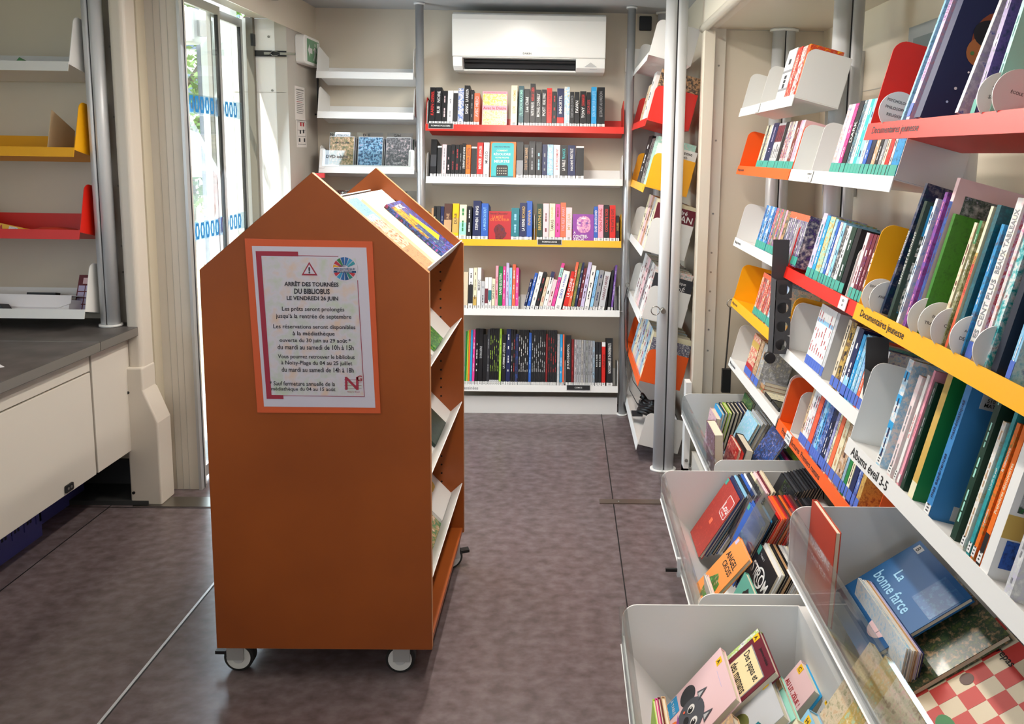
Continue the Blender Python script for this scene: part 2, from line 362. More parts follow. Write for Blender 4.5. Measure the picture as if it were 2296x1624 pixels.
# ------------------------------------------------------------------ desk and cabinets in the desk zone
b = MB()
b.box(-2.75, -1.755, 2.793, 3.185, .728, .765, WORK); b.box(-1.7549, -1.7542, 2.793, 3.12, .730, .763, mat('metal_edge_band', '8d8883', .3, metal=.5))
tag(bevel(b.build('worktop')), 'short dark worktop section carrying the oval pole', 'worktop')
b = MB(); b.box(-2.75, -1.755, .2, 2.79, .728, .765, WORK); b.box(-1.7549, -1.7542, .2, 2.79, .730, .763, mat('metal_edge_band', '8d8883', .3, metal=.5))
b.box(-2.75, -1.756, 2.786, 2.7895, .7651, .766, STEEL)
tag(bevel(b.build('worktop')), 'long dark desk worktop with a yellow flyer on it', 'worktop')
CABM = mat('cream_cabinet', 'd6cfc4', .45)
def cabinet(y0, y1, label, lockmat, lockname, lx, drawer):
    t = thing('base_cabinet', label, 'cabinet', (-1.80, (y0 + y1) / 2, .24)); hy = (y1 - y0) / 2
    b = MB(); b.box(-.9, -.02, -hy + .001, hy - .001, 0, .487, CABM); b.build('body', t)
    top = .405 if drawer else .485
    f = MB().box(-.019, 0, -hy + .003, hy - .003, .0, top, CABM); d = bevel(f.build('door', t), .002)
    if drawer: bevel(MB().box(-.019, 0, -hy + .003, hy - .003, .411, .485, CABM).build('drawer', t), .002)
    l = MB(); l.prism(rrect(lx - .022, lx + .022, .008, .036, .005), 'x', .0005, .006, lockmat)
    l.cyl((lx - .008, .022), .005, .006, .0075, 'x', STEEL, 10); l.cyl((lx + .008, .022), .005, .006, .0075, 'x', STEEL, 10)
    l.build('lock', d, label=lockname)
    return t
cabinet(2.80, 3.085, 'narrow cream cabinet under the worktop beside the kick box', mat('grey_lock', '7d7a76', .4, metal=.5), 'grey lock plate', .03 - .0 + .09, False)
cabinet(1.95, 2.794, 'wide cream cabinet with a black lock at its lower edge', BLK, 'black lock plate', .255, True)
cabinet(1.10, 1.944, 'wide cream cabinet closest to the cab under the desk', BLK, 'black lock plate', .2, True)
# column with kick box
COLM = mat('cream_duct', 'd8cfc2', .4)
t = thing('duct_column', 'cream vertical duct with an angular kick box at its foot', 'duct', (-1.77, 3.07, 0))
MB().prism(rrect(-.035, .028, -.03, .05, .02, 'ab'), 'z', .56, CZ - .001, COLM).build('duct', t)
b = MB(); b.prism([(-.045, 0), (-.045, .545), (-.038, .595), (.032, .595), (.032, .50), (.078, .38), (.085, .36), (.085, 0)], 'y', -.045, .06, COLM)
k = bevel(b.build('kick_box', t), .008, 3)
s_ = MB(); s_.cyl((-.03, .49), .006, -.050, -.0452, 'y', BLK, 12); s_.cyl((-.03, .055), .006, -.050, -.0452, 'y', BLK, 12); s_.build('screw', t)
# crates under the cabinets
CR = mat('blue_crate_plastic', '46468c', .5)
def crate(x, y, label):
    t = thing('crate', label, 'crate', (x, y, 0), 'blue crates under the cabinets'); b = MB()
    w_, d_, h_ = .40, .30, .20
    for a0, a1, c0, c1 in ((-w_/2, w_/2, -d_/2, -d_/2 + .01), (-w_/2, w_/2, d_/2 - .01, d_/2), (-w_/2, -w_/2 + .01, -d_/2, d_/2), (w_/2 - .01, w_/2, -d_/2, d_/2)): b.box(a0, a1, c0, c1, .06, h_, CR)
    b.box(-w_/2, w_/2, -d_/2, d_/2, 0, .06, CR)
    for i in range(5): b.box(w_/2, w_/2 + .004, -d_/2 + .02 + i * .062, -d_/2 + .026 + i * .062, .06, h_, CR)
    HO = mat('crate_hole', '14142c', .8)
    for i in range(17):
        for j in range(5):
            if i % 4 != 3: b.box(w_/2 + .0005, w_/2 + .0012, -d_/2 + .014 + i * .016, -d_/2 + .023 + i * .016, .08 + j * .02, .093 + j * .02, HO)
    b.build('tub', t); MB().box(-w_/2 - .008, w_/2 + .008, -d_/2 - .008, d_/2 + .008, h_ - .012, h_, CR).build('rim', t)
    return t
crate(-2.27, 2.97, 'blue perforated plastic crate on the floor by the dark skirting')
crate(-2.21, 2.62, 'blue perforated plastic crate in front of the rear crate')
# ------------------------------------------------------------------ poles
def oval_pole(x, y, z0, z1, label, w_=.05, d_=.032, flange_top=False, flange_bot=True, turn=0):
    t = thing('shelf_pole', label, 'pole', Matrix.Translation((x, y, z0)) @ Matrix.Rotation(turn, 4, 'Z'), None); hh = z1 - z0
    b = MB(); n = 28
    for s_ in (-1, 1):
        pts = [(s_ * (.0035 + (w_ - .0035) * math.sin(math.pi * i / 12 / 1.0) ** .8), -d_ * math.cos(math.pi * i / 12)) for i in range(13)]
        b.prism(pts, 'z', .008, hh - .002, ALUP, True)
    b.box(-.004, .004, -d_ * .8, d_ * .8, .008, hh - .002, DGREY); b.build('profile', t)
    if flange_bot: MB().prism([(1.25 * w_ * math.cos(2 * math.pi * i / 32), 1.3 * d_ * math.sin(2 * math.pi * i / 32)) for i in range(32)], 'z', 0, .009, SHW, True).build('foot_plate', t)
    if flange_top: MB().prism([(1.25 * w_ * math.cos(2 * math.pi * i / 32), 1.3 * d_ * math.sin(2 * math.pi * i / 32)) for i in range(32)], 'z', hh - .012, hh - .001, SHW, True).build('ceiling_plate', t)
    return t
oval_pole(.485, 3.44, 0, CZ, 'thick oval grey pole standing on the floor in front of the end shelves', flange_top=True)
oval_pole(-1.868, 3.05, .766, CZ, 'oval grey pole standing on the dark worktop', .036, .03, flange_top=True)
oval_pole(.95, 3.375, 0, 2.06, 'oval pole against the slide-out end wall behind the manga shelves', flange_top=True)
oval_pole(.96, 2.63, 0, 2.06, 'oval pole between the manga shelves and the comic novel shelves', .052, flange_top=True)
oval_pole(.96, 1.85, 0, 2.06, 'oval pole behind the youth documentary shelves', .052, flange_top=True)
oval_pole(.55, 4.345, 0, CZ, 'oval pole in the rear corner behind the end shelves', .045, flange_top=True)
def round_pole(x, y, label):
    t = thing('round_pole', label, 'pole', (x, y, 0)); M_ = mat('chromed_aluminium', 'b9bbbd', .3, metal=.6)
    MB().cyl((0, 0), .0225, .006, CZ - .002, 'z', M_, 32).build('tube', t)
    MB().cyl((0, 0), .031, 0, .008, 'z', SHW, 28).build('foot_plate', t); MB().cyl((0, 0), .03, CZ - .012, CZ - .001, 'z', SHW, 28).build('ceiling_plate', t)
round_pole(-.808, 4.20, 'round metal pole between the disc rack and the main rear bookcase')
round_pole(.345, 4.20, 'round metal pole between the rear bookcase and the end shelves')

# ------------------------------------------------------------------ shelves
def shelf(M, ln, col, label, cat='shelf', ph=.165, depth=.20, backh=.10, group=None, text=None, tx=.02, tcol='black', thh=.016, panels=(1, 1), tw=None):
    m_ = SHF[col]; t = thing('display_shelf', label, cat, M, group)
    MB().box(0, ln, 0, depth, -.003, 0, m_).box(0, ln, -.0025, 0, -.032, .006, m_).build('shelf_plate', t)
    b = MB(); b.box(.002, ln - .002, depth, depth + .002, -.003, backh, m_); b.build('back_panel', t)
    for i, x in enumerate((0, ln - .002)):
        if panels[i]:
            b = MB(); b.prism([(p, q) for p, q in rrect(.001, depth, .0005, ph, .03, 'd')], 'x', x, x + .002, m_); b.build('side_panel', t)
    if text:
        MB().text(text, (tx, -.0032, -.0135), (1, 0, 0), (0, 0, 1), thh, ink(tcol), al='l', w_=tw).build('lettering', t)
    return t
XB, YB = -.775, 4.175
RB = dict(red=1.645, white2=1.358, yellow=1.012, white4=.616, white5=.172)
shelf(frame_back(XB, YB, RB['red']), 1.09, 'red', 'red shelf of crime novels just under the air conditioner')
shelf(frame_back(XB, YB, RB['white2']), 1.09, 'white', 'white shelf of dark thrillers under the red shelf', ph=.15)
shelf(frame_back(XB, YB, RB['yellow']), 1.09, 'yellow', 'yellow shelf of teen novels on the rear wall')
shelf(frame_back(XB, YB, RB['white4']), 1.09, 'white', 'white rear shelf of leaning cookery and language guides', ph=.15)
shelf(frame_back(XB, YB, RB['white5']), 1.09, 'white', 'lowest white rear shelf packed with black comics', ph=.15, text='Bandes-dessinées', tx=.115, thh=.018, tcol='grey')
tag(MB().box(-.775, .315, 4.20, 4.215, 0, .10, SHW).build('plinth'), 'white plinth panel under the lowest rear shelf', 'plinth')
LB = (-1.365, 4.175)
shelf(frame_back(LB[0], LB[1], 1.918), .525, 'white', 'empty white shelf, topmost beside the exit sign', ph=.155)
shelf(frame_back(LB[0], LB[1], 1.703), .525, 'white', 'empty white shelf just above the disc rack', ph=.155)
# disc racks with clear fronts
def disc_rack(z, label):
    t = thing('disc_rack', label, 'disc rack', frame_back(LB[0], LB[1], z))
    MB().box(0, .525, 0, .20, -.003, 0, SHW).box(0, .525, -.0025, 0, -.026, .02, SHW).build('shelf_plate', t)
    MB().box(.002, .523, .20, .202, 0, .16, SHW).build('back_panel', t)
    for x in (0, .523): MB().prism(rrect(.001, .2, .0005, .135, .025, 'd'), 'x', x, x + .002, SHW).build('side_panel', t)
    for x in (.003, .492): MB().prism(rrect(x, x + .03, .0, .11, .01, 'cd'), 'y', -.006, -.003, SHW).build('front_bracket', t)
    MB().box(.02, .505, -.010, -.0065, .012, .10, ACR).build('clear_front', t)
    return t
disc_rack(1.40, 'disc rack shelf with clear front holding film cases'); disc_rack(1.06, 'lower disc rack shelf mostly hidden by the orange trolley')
# group 0: narrow shelves on the main wall by the rear corner
G0 = [(1.96, 'white', 'empty white end shelf highest by the thick pole', None), (1.665, 'red', 'red end shelf beside the thick pole', 'BD'),
      (1.357, 'yellow', 'yellow end shelf beside the thick pole', 'BD'), (1.055, 'white', 'white end shelf level with the yellow rear shelf', None),
      (.73, 'white', 'white end shelf above the orange end shelf', 'Romans'), (.42, 'orange', 'orange end shelf beside the thick pole', None), (.10, 'white', 'white end shelf near the floor holding a black strap', None)]
for z, c, l, tx_ in G0: shelf(frame_side(.37, 4.27, z), .76, c, l, text=tx_, tx=.71, tcol='black', thh=.014)
# group 1: manga shelves
G1 = [(1.70, 'white', 'top white manga shelf with three thick volumes', None), (1.455, 'orange', 'orange manga shelf with navy and white volumes', 'Manga jeunesse'), (1.142, 'white', 'white manga shelf under the orange one', 'Manga jeunesse'),
      (.872, 'yellow', 'yellow manga shelf beside the black perforated bracket', 'Manga seinen'), (.60, 'white', 'lowest white manga shelf with volumes lying flat', 'Manga jeunesse')]
for z, c, l, tx_ in G1: shelf(frame_side(.75, 3.27, z), .765, c, l, text=tx_, tx=.02, tcol='darkgrey', thh=.016, depth=.15)
G2 = [(1.455, 'white', 'white shelf of teal-tagged books between the poles', None), (1.128, 'red', 'red shelf of comic novels between the poles', None), (.857, 'white', 'white shelf of blue-tagged series under the red one', None),
      (.595, 'orange', 'orange shelf of first readers above the bins', 'Premières lectures  Premiers romans')]
for i, (z, c, l, tx_) in enumerate(G2): shelf(frame_side(.75, 2.495, z), .785, c, l, text=tx_, tx=.06, thh=.018, depth=.15)
G3 = [(1.572, 'red', 'topmost red shelf of youth documentaries', 'Documentaires jeunesse'), (1.162, 'yellow', 'big yellow shelf of youth documentaries', 'Documentaires jeunesse'), (.838, 'white', 'white shelf of picture books under the big yellow one', 'Albums éveil 3-5')]
for z, c, l, tx_ in G3: shelf(frame_side(.68, 1.70, z), .80, c, l, text=tx_, tx=.035, thh=.021, ph=.2, depth=.22)
# desk-zone shelves
LZ = [(1.815, 'white', 'white wall shelf over the desk, the highest one'), (1.488, 'yellow', 'yellow wall shelf over the desk'), (1.165, 'red', 'red wall shelf over the desk holding a game box'), (.845, 'white', 'white wall shelf just above the dark worktop')]
for z, c, l in LZ: shelf(frame_back(-2.76, 2.965, z), .845, c, l, ph=.195, depth=.21, backh=.105)

# ------------------------------------------------------------------ trolley
CX, Y0, Y1, TW = -.663, 1.97, 2.65, .302; TY = Y0
t = thing('book_trolley', 'orange house-shaped trolley on casters with a poster on its end', 'trolley', (CX, Y0, 0))
gab = [(-TW, .10), (TW, .10), (TW, 1.18), (0, 1.44), (-TW, 1.18)]
EDGE = mat('board_edge', 'c98a5a', .5)
def gable(y0, y1, holes):
    b = MB(); b.prism(gab, 'y', y0, y1, CARTM)
    for i in range(5):
        p, q = gab[i], gab[(i + 1) % 5]; dx, dz = q[0] - p[0], q[1] - p[1]; L_ = math.hypot(dx, dz); nx, nz = dz / L_ * .0006, -dx / L_ * .0006
        b.face([(p[0] + nx, y0, p[1] + nz), (q[0] + nx, y0, q[1] + nz), (q[0] + nx, y1, q[1] + nz), (p[0] + nx, y1, p[1] + nz)], EDGE)
    if holes:
        HOL = mat('drilled_hole', '150a05', .9)
        for x, z0, n in ((.222, .2, 30), (-.222, .2, 30), (.065, 1.1, 8), (-.035, 1.1, 8)):
            for k in range(n): b.cyl((x, z0 + .0325 * k), .0035, holes - .0006, holes + .0006, 'y', HOL, 8)
    return b
gable(0, .018, .0184).build('end_panel', t)
gable(.662, .68, .6616).build('end_panel', t)
MB().box(-TW + .004, TW - .004, .018, .662, .10, .118, CARTM).build('base_board', t)
MB().box(-.012, .012, .018, .662, .118, 1.15, CARTM).build('centre_panel', t)
def slope_shelf(sgn, top, bot, lip, name='sloped_shelf'):
    b = MB(); dx, dz = bot[0] - top[0], bot[1] - top[1]; L_ = math.hypot(dx, dz); n = (-dz / L_, dx / L_)
    q = lambda p, k=0.: (sgn * (p[0] + n[0] * k), p[1] + n[1] * k)
    b.prism([q(top), q(bot), q(bot, -.004), q(top, -.004)], 'y', .0185, .6615, SHW)
    o = b.build(name, t)
    l = MB(); e = (bot[0] + n[0] * lip, bot[1] + n[1] * lip); l.prism([q(bot, -.004), (sgn * e[0], e[1]), (sgn * (e[0] + dx / L_ * .003), e[1] + dz / L_ * .003), (sgn * (bot[0] + dx / L_ * .004 - n[0] * .004), bot[1] + dz / L_ * .004 - n[1] * .004)], 'y', .0185, .6615, SHW)
    l.build('lip', o); return o
SL = []
for sg in (1, -1):
    slope_shelf(sg, (.02, 1.366), (.265, 1.155), .05)
    for z in (.885, .575, .265): slope_shelf(sg, (.07, z + .185), (.256, z - .01), .055)
# casters
def caster(x, y, lever, turn):
    M = Matrix.Translation((x, y, 0)) @ Matrix.Rotation(turn, 4, 'Z')
    c = bpy.data.objects.new('caster', None); C.objects.link(c); c.parent = t; c.matrix_basis = M
    b = MB(); b.cyl((0, .042), .042, -.014, .014, 'y', SEAL, 32); b.cyl((0, .042), .034, -.0165, .0165, 'y', SHW, 32); b.cyl((0, .042), .0165, -.0172, .0172, 'y', ink('grey'), 24); b.cyl((0, .042), .0155, -.019, .019, 'y', mat('hub_cap', 'cfd0d2', .4), 24); b.build('wheel', c)
    b = MB(); b.box(-.03, .018, -.024, -.019, .04, .095, ALU); b.box(-.03, .018, .019, .024, .04, .095, ALU); b.box(-.03, .02, -.024, .024, .092, .0999, ALU); b.build('fork', c)
    if lever: MB().box(-.068, -.028, -.012, .012, .05, .06, BLK).build('brake_lever', c)
caster(-.262, .055, True, 0); caster(.203, .052, False, R(180)); caster(-.25, .62, True, R(30)); caster(.262, .60, True, R(200))
# poster
p = thing('poster', 'orange-framed notice announcing the end of the bus rounds', 'poster', (CX - .003, Y0 - .001, 1.0295), None)
b = MB(); PW, PH = .161, .2315
b.prism([(-.1655 - .015 + .004, .236), (.161 - .003, .233), (.172, -.2365), (-.16, -.238)], 'y', -.002, 0, mat('poster_orange', 'cf5a30', .45)); b.build('frame', p)
def pp(u, v): # u,v in photo-measured poster space (0..1 across, 0..1 down) -> local x,z with the slight lean
    return (-.158 + u * .3 + v * .0165, .2165 - v * .437)
b = MB(); b.prism([pp(0, 0), pp(1, 0), pp(1, 1), pp(0, 1)], 'y', -.0026, -.002, mat('poster_paper', 'c9c3cf', .6))
ART = mix_noise('faint_sketch', 'b9c2ae', 'd3b9a8', 26, .6, 4, lo=.3, hi=.7, c3='c9c3cc')
b.prism([pp(.08, .065), pp(.9, .065), pp(.9, .925), pp(.08, .925)], 'y', -.0030, -.0027, ART)
REDB = mat('poster_crimson', '9c2a3e', .5)
b.prism([pp(.03, .03), pp(.075, .03), pp(.075, .95), pp(.03, .95)], 'y', -.0032, -.0028, REDB)
b.prism([pp(.03, .03), pp(.4, .03), pp(.4, .058), pp(.03, .058)], 'y', -.0033, -.0028, REDB)
b.prism([pp(.03, .925), pp(.18, .925), pp(.18, .95), pp(.03, .95)], 'y', -.0033, -.0028, REDB)
for a0, a1, c0, c1 in ((.4, .75, .053, .056), (.905, .91, .2, .93), (.08, .91, .928, .931)): b.prism([pp(a0, c0), pp(a1, c0), pp(a1, c1), pp(a0, c1)], 'y', -.0031, -.0028, REDB)
b.build('sheet', p)
b = MB(); TXT = mat('poster_text', '2c2a33', .6)
lines = [('ARRÊT DES TOURNÉES', .225, .5, .0145, .03), ('DU BIBLIOBUS', .272, .5, .0145, .03), ('LE VENDREDI 26 JUIN', .318, .5, .0145, .03), ('Les prêts seront prolongés', .385, .5, .0145, .012), ("jusqu’à la rentrée de septembre", .43, .5, .0155, .012),
  ('Les réservations seront disponibles', .495, .5, .0145, .012), ('à la médiathèque', .537, .49, .0145, .012), ('ouverte du 30 juin au 29 août *', .58, .5, .0145, .012), ('du mardi au samedi de 10h à 15h', .62, .5, .0135, .012),
  ('Vous pourrez retrouver le bibliobus', .683, .5, .0145, .012), ('à Noisy-Plage du 04 au 25 juillet', .722, .5, .0145, .012), ('du mardi au samedi de 14h à 18h', .762, .505, .0135, .012), ('* Sauf fermeture annuelle de la', .85, .36, .0125, .01), ('médiathèque du 04 au 15 août', .888, .365, .0135, .01)]
WID = {0: .143, 1: .094, 2: .136, 3: .165, 4: .2, 5: .218, 6: .112, 7: .19, 8: .203, 9: .205, 10: .19, 11: .193, 12: .175, 13: .172}
for i, (s_, v, u, h_, bo) in enumerate(lines):
    x, z = pp(u, v); b.text(s_, (x, -.0036, z), (1, 0, 0), (0, 0, 1), h_, TXT, w_=WID[i], al='fit', bold=bo)
b.build('lettering', p)
b = MB(); x, z = pp(.49, .135)   # warning triangle
tri = [(-.021, -.017), (.021, -.017), (0, .019)]
b.prism([(x + a, z + c) for a, c in tri], 'y', -.0036, -.0031, REDB); b.prism([(x + a * .72, z + c * .7 - .001) for a, c in tri], 'y', -.0039, -.0036, mat('poster_paper', 'c9c3cf', .6))
b.text('!', (x, -.0042, z - .003), (1, 0, 0), (0, 0, 1), .018, TXT, bold=.04); b.build('warning_triangle', p)
b = MB(); x, z = pp(.80, .13); cols = ['e0a030', 'b8323e', '3f7a48', '2a5f9c', '2a5f9c', '3a90b8', '3a8f9c', 'b8323e', 'e0a030', 'b8323e', '2a7a70', '1d4f80', '2a5f9c', '3a90b8', 'b8323e', 'e0a030']
b.cyl((x, z), .0345, -.0034, -.0031, 'y', mat('poster_paper', 'c9c3cf', .6), 32)
for i in range(16):
    if i in (7, 15, 8): continue
    a0 = 2 * math.pi * (i / 16) + .05; a1 = a0 + .32; a0, a1 = math.pi - a0, math.pi - a1
    b.prism([(x + .010 * math.cos(a0), z + .010 * math.sin(a0)), (x + .031 * math.cos(a0), z + .031 * math.sin(a0)), (x + .031 * math.cos(a1), z + .031 * math.sin(a1)), (x + .010 * math.cos(a1), z + .010 * math.sin(a1))], 'y', -.0038, -.0035, mat('logo_' + cols[i], cols[i], .5))
b.box(x - .029, x + .029, -.0042, -.0039, z - .0045, z + .004, mat('poster_paper', 'c9c3cf', .6))
b.text('MÉDIATHÈQUE', (x, -.0045, z - .0003), (1, 0, 0), (0, 0, 1), .007, mat('logo_navy', '17406a', .5), w_=.054, al='fit', bold=.03)
b.text('RÉSEAU', (x - .006, -.0045, z + .0075), (1, 0, 0), (0, 0, 1), .0048, mat('logo_navy', '17406a', .5)); b.box(x - .029, x + .03, -.0043, -.004, z - .0105, z - .0055, mat('logo_navy', '17406a', .5))
b.text('GEORGES-WOLINSKI', (x, -.0046, z - .008), (1, 0, 0), (0, 0, 1), .003, PAPER); b.build('library_logo', p)
b = MB(); x, z = pp(.815, .845)
b.text('N', (x - .004, -.0038, z), (1, 0, 0), (0, 0, 1), .036, REDB, w_=.036, al='fit'); b.text('G', (x + .017, -.0038, z + .014), (1, 0, 0), (0, 0, 1), .016, REDB)
for k in range(4): b.box(x - .024, x + .022, -.0037, -.0034, z - .014 + k * .008, z - .0134 + k * .008, REDB)
b.text('Noisy-le-Grand', (x, -.0038, z - .024), (1, 0, 0), (0, 0, 1), .005, REDB); b.build('town_logo', p)

# ------------------------------------------------------------------ books
KIND = dict(novel='novel', guide='guidebook', comic='comic_book', volume='manga_volume', manga='manga_volume', paperback='paperback_book', reader='reading_book', album='picture_album')
def kind_of(noun): return next((KIND[w_] for w_ in noun.split()[::-1] if w_ in KIND), 'story_book')
def book(M, x, t, h, d, col, lean=0, label='', group=None, name='book', cat='book', title=None, tc='white', span=(.25, .92), tag_=None, bands=(), art=None, y=.008, dt=0, th_=None):
    L_ = Matrix.Translation((x, y, 0))
    if lean: L_ = Matrix.Translation((x + (t if lean > 0 else 0), y, 0)) @ Matrix.Rotation(lean, 4, 'Y') @ Matrix.Translation((-(t if lean > 0 else 0), 0, 0))
    if dt: L_ = Matrix.Translation((0, 0, d * math.sin(dt))) @ L_ @ Matrix.Rotation(-dt, 4, 'X')
    r = thing(name, label, cat, M @ L_, group); cm = cov(col); e = .0014 if t > .006 else .0008
    b = MB(); b.box(0, e, 0, d, 0, h, cm); b.box(t - e, t, 0, d, 0, h, cm); b.box(e, t - e, 0, e, 0, h, cm)
    for c_, z0, z1 in bands: b.face([(0.0001, -.0003, h * z0), (t - .0001, -.0003, h * z0), (t - .0001, -.0003, h * z1), (.0001, -.0003, h * z1)], ink(c_) if '/' not in c_ else cov(c_))
    rnd = random.Random(int(x * 1e4) * 31 + int(h * 1e4) * 7 + len(str(col)))
    z0, z1 = span[0] * h, span[1] * h
    if title:
        parts_ = title.split('|'); n = len(parts_); seg = (z1 - z0) / n
        for i, p_ in enumerate(parts_):
            c_ = tc
            if '~' in p_: p_, c_ = p_.split('~')
            b.text(p_, (t / 2, -.0006, z0 + seg * (i + .5)), (0, 0, 1), (-1, 0, 0), th_ or min(t * .62, .016), ink(c_), w_=seg * .92, al='c')
    elif t > .004 and tc != 'none':
        z = z0
        while z < z1 - .02:
            for k in range(rnd.randint(1, 3)):
                l_ = rnd.uniform(.008, .022); hh = t * rnd.uniform(.16, .3)
                if z + l_ > z1: break
                b.face([(t / 2 - hh / 2, -.0006, z), (t / 2 + hh / 2, -.0006, z), (t / 2 + hh / 2, -.0006, z + l_), (t / 2 - hh / 2, -.0006, z + l_)], ink(tc)); z += l_ + .003
            z += rnd.uniform(.015, .04)
    if art: art(b, t, d, h)
    b.build('cover', r)
    MB().box(e, t - e, e, d - .003, .002, h - .0025, PAGES).build('page_block', r)
    if tag_:
        g = MB(); hz = .018 if tag_ == 'white' else .028
        g.box(.0002, t - .0002, -.0012, -.0007, .006, .006 + hz, ink(tag_))
        if tag_ == 'white' and t > .008:
            for k in range(3): g.box(t * .3, t * .7, -.0016, -.0013, .010 + k * .006, .0125 + k * .006, ink('darkgrey'))
        g.build('spine_label', r)
    return r
def face_book(M, x, w_, h, t, col, label, group=None, art=None, y=.01, name='book', cat='book', lean=0, spine=None):
    """book shown with its cover towards local -y"""
    r = thing(name, label, cat, M @ Matrix.Translation((x, y, 0)) @ Matrix.Rotation(lean, 4, 'Y'), group); cm = cov(col); e = .0016; sp = cov(spine) if spine else cm
    b = MB(); b.box(0, w_, 0, e, 0, h, cm); b.box(0, w_, t - e, t, 0, h, cm); b.box(0, e, e, t - e, 0, h, sp)
    if art: art(b, w_, h)
    b.build('cover', r); MB().box(e, w_ - .003, e, t - e, .003, h - .003, PAGES).build('page_block', r)
    return r
CN = {c: c for c in PAL}
CN.update(darkred='dark red', darkgreen='dark green', darkteal='dark teal', lightblue='light blue', skyblue='sky blue', palepink='pale pink', darkgrey='dark grey')
def cname(c): return CN.get(c, c) if '/' not in c else ' and '.join(CN.get(k, k) for k in c.split('/')[:2]) + ' patterned'
def row(M, spec, k, x_org, base, shelfname, group, d=.135, noun='novel', lean=0, fix=1.03, end='from the disc-rack pole', slope=0, tag_='white', dmax=None):
    n = 0
    for it in spec.strip().split(';'):
        f = it.strip().split(None, 5)
        if not f: continue
        n += 1
        x0, x1, top = float(f[0]), float(f[1]), float(f[2]); col = f[3]; tc = f[4]; title = f[5] if len(f) > 5 else None
        bands = []
        if title and title.startswith('['):
            bs, title = title[1:].split(']'); title = title.strip() or None
            for q in bs.split(','): c_, a_, b_ = q.split(':'); bands.append((c_, float(a_), float(b_)))
        x = (x0 - x_org) / k; t = (x1 - x0) / k * .97; h = (base + slope * (x0 - x_org) - top) / k * fix
        sz = 'tall ' if h > .235 else 'short ' if h < .175 else ''
        tl = f"{CN.get(tc, tc).replace(' ', '-')}-lettered " if tc != 'none' else ''
        book(M, x, max(t, .004), h, d * random.uniform(.95, 1.0), col, lean, f"{sz}{cname(col)} {tl}{noun}, {ordw(n)} {end} on the {shelfname}", group, title=title, tc=tc, bands=bands, tag_=tag_, name=kind_of(noun))
def TT(b, s_, x, z, h_, c, w_=None, al='c', y=-.0006, bold=.012): b.text(s_, (x, y, z), (1, 0, 0), (0, 0, 1), h_, ink(c), w_=w_, al=al, bold=bold)
FR = frame_back(XB, YB, RB['red'])
row(FR, """112 170 170 black red KARIN~red|GIEBEL;172 235 172 black white RUE|NOIRE~white;238 292 210 black palepink;295 350 210 white grey;352 400 212 white none [black:.08:.93] ;402 460 190 lightblue/blue/white/navy white ANGE BLANC;
462 520 162 black white SANG|LA RAISON~white;524 562 212 black grey;565 622 245 coral palepink AVEC MERCI""", 1846, 82, 558, 'red rear shelf', 'crime novels on the red rear shelf', slope=.05)
def art_diable(b, w_, h):
    b.box(0.002, w_ - .002, -.0004, 0, h * .6, h * .93, cov('yellow/cream/yellow/mint')); b.box(.002, w_ - .002, -.0004, 0, h * .47, h * .58, ink('pink')); b.box(.002, w_ - .002, -.0004, 0, .004, h * .46, cov('cream/tan/cream/lime/pink'))
    TT(b, 'Avec le Diable', w_ / 2, h * .525, .016, 'cherry', w_ * .92, 'fit'); TT(b, 'LES DÉTECTIVES DU YORKSHIRE', w_ / 2, h * .965, .006, 'cherry', w_ * .9, 'fit')
face_book(FR, (648 - 82) / 1846, .137, .2, .025, 'pink', 'pink and yellow novel with its cover facing out on the red rear shelf', 'crime novels on the red rear shelf', art_diable)
row(FR, """940 1005 188 cream gold LUX|NOÉMIE~gold;1018 1070 193 darkteal mint L'ILLUSION|MAXIME;1076 1132 222 black white Lee Child;1135 1188 168 black white FAUTE DE PREUVES|HARLAN COBEN~red;1190 1250 230 black white MICHAEL CONNELLY;
1253 1303 228 black white POST|MICHAEL CONNELLY;1305 1358 213 red darkred LA FILLE SECRÈTE;1360 1408 248 black cherry;1410 1482 215 navy white [red:0:.26] IMMORTEL;1485 1540 198 yellow/white/lightblue/yellow none;1542 1585 250 black grey CLAIRE DANS LES CICATRICES;
1588 1640 250 black white FAVAN;1645 1710 243 black white TONY|CAVANAUGH~red;1712 1755 252 black cherry GEORGES;1760 1815 197 skyblue lightblue SON NOM SUR LA LISTE;1820 1900 200 black grey LE DROIT AU PARDON""", 1846, 82, 602, 'red rear shelf', 'crime novels on the red rear shelf', end='after the face-out one', slope=.01)
FR = frame_back(XB, YB, RB['white2'])
row(FR, """108 170 740 black none [darkgrey:.3:.6];178 222 808 white none [black:.06:.95];226 270 793 palepink grey;272 315 800 black palepink;318 358 795 black cherry;362 402 797 black cherry;404 430 795 black grey;432 468 783 black white L'ENFANT DANS LE NOIR;
470 518 797 orange brown DONNA LEON;525 582 818 white none [black:.06:.95];585 648 775 red white MINIER|LES EFFACÉES;652 710 775 white darkgrey MUSSO""", 1846, 72, 1132, 'upper white rear shelf', 'thrillers on the upper white rear shelf', slope=.02)
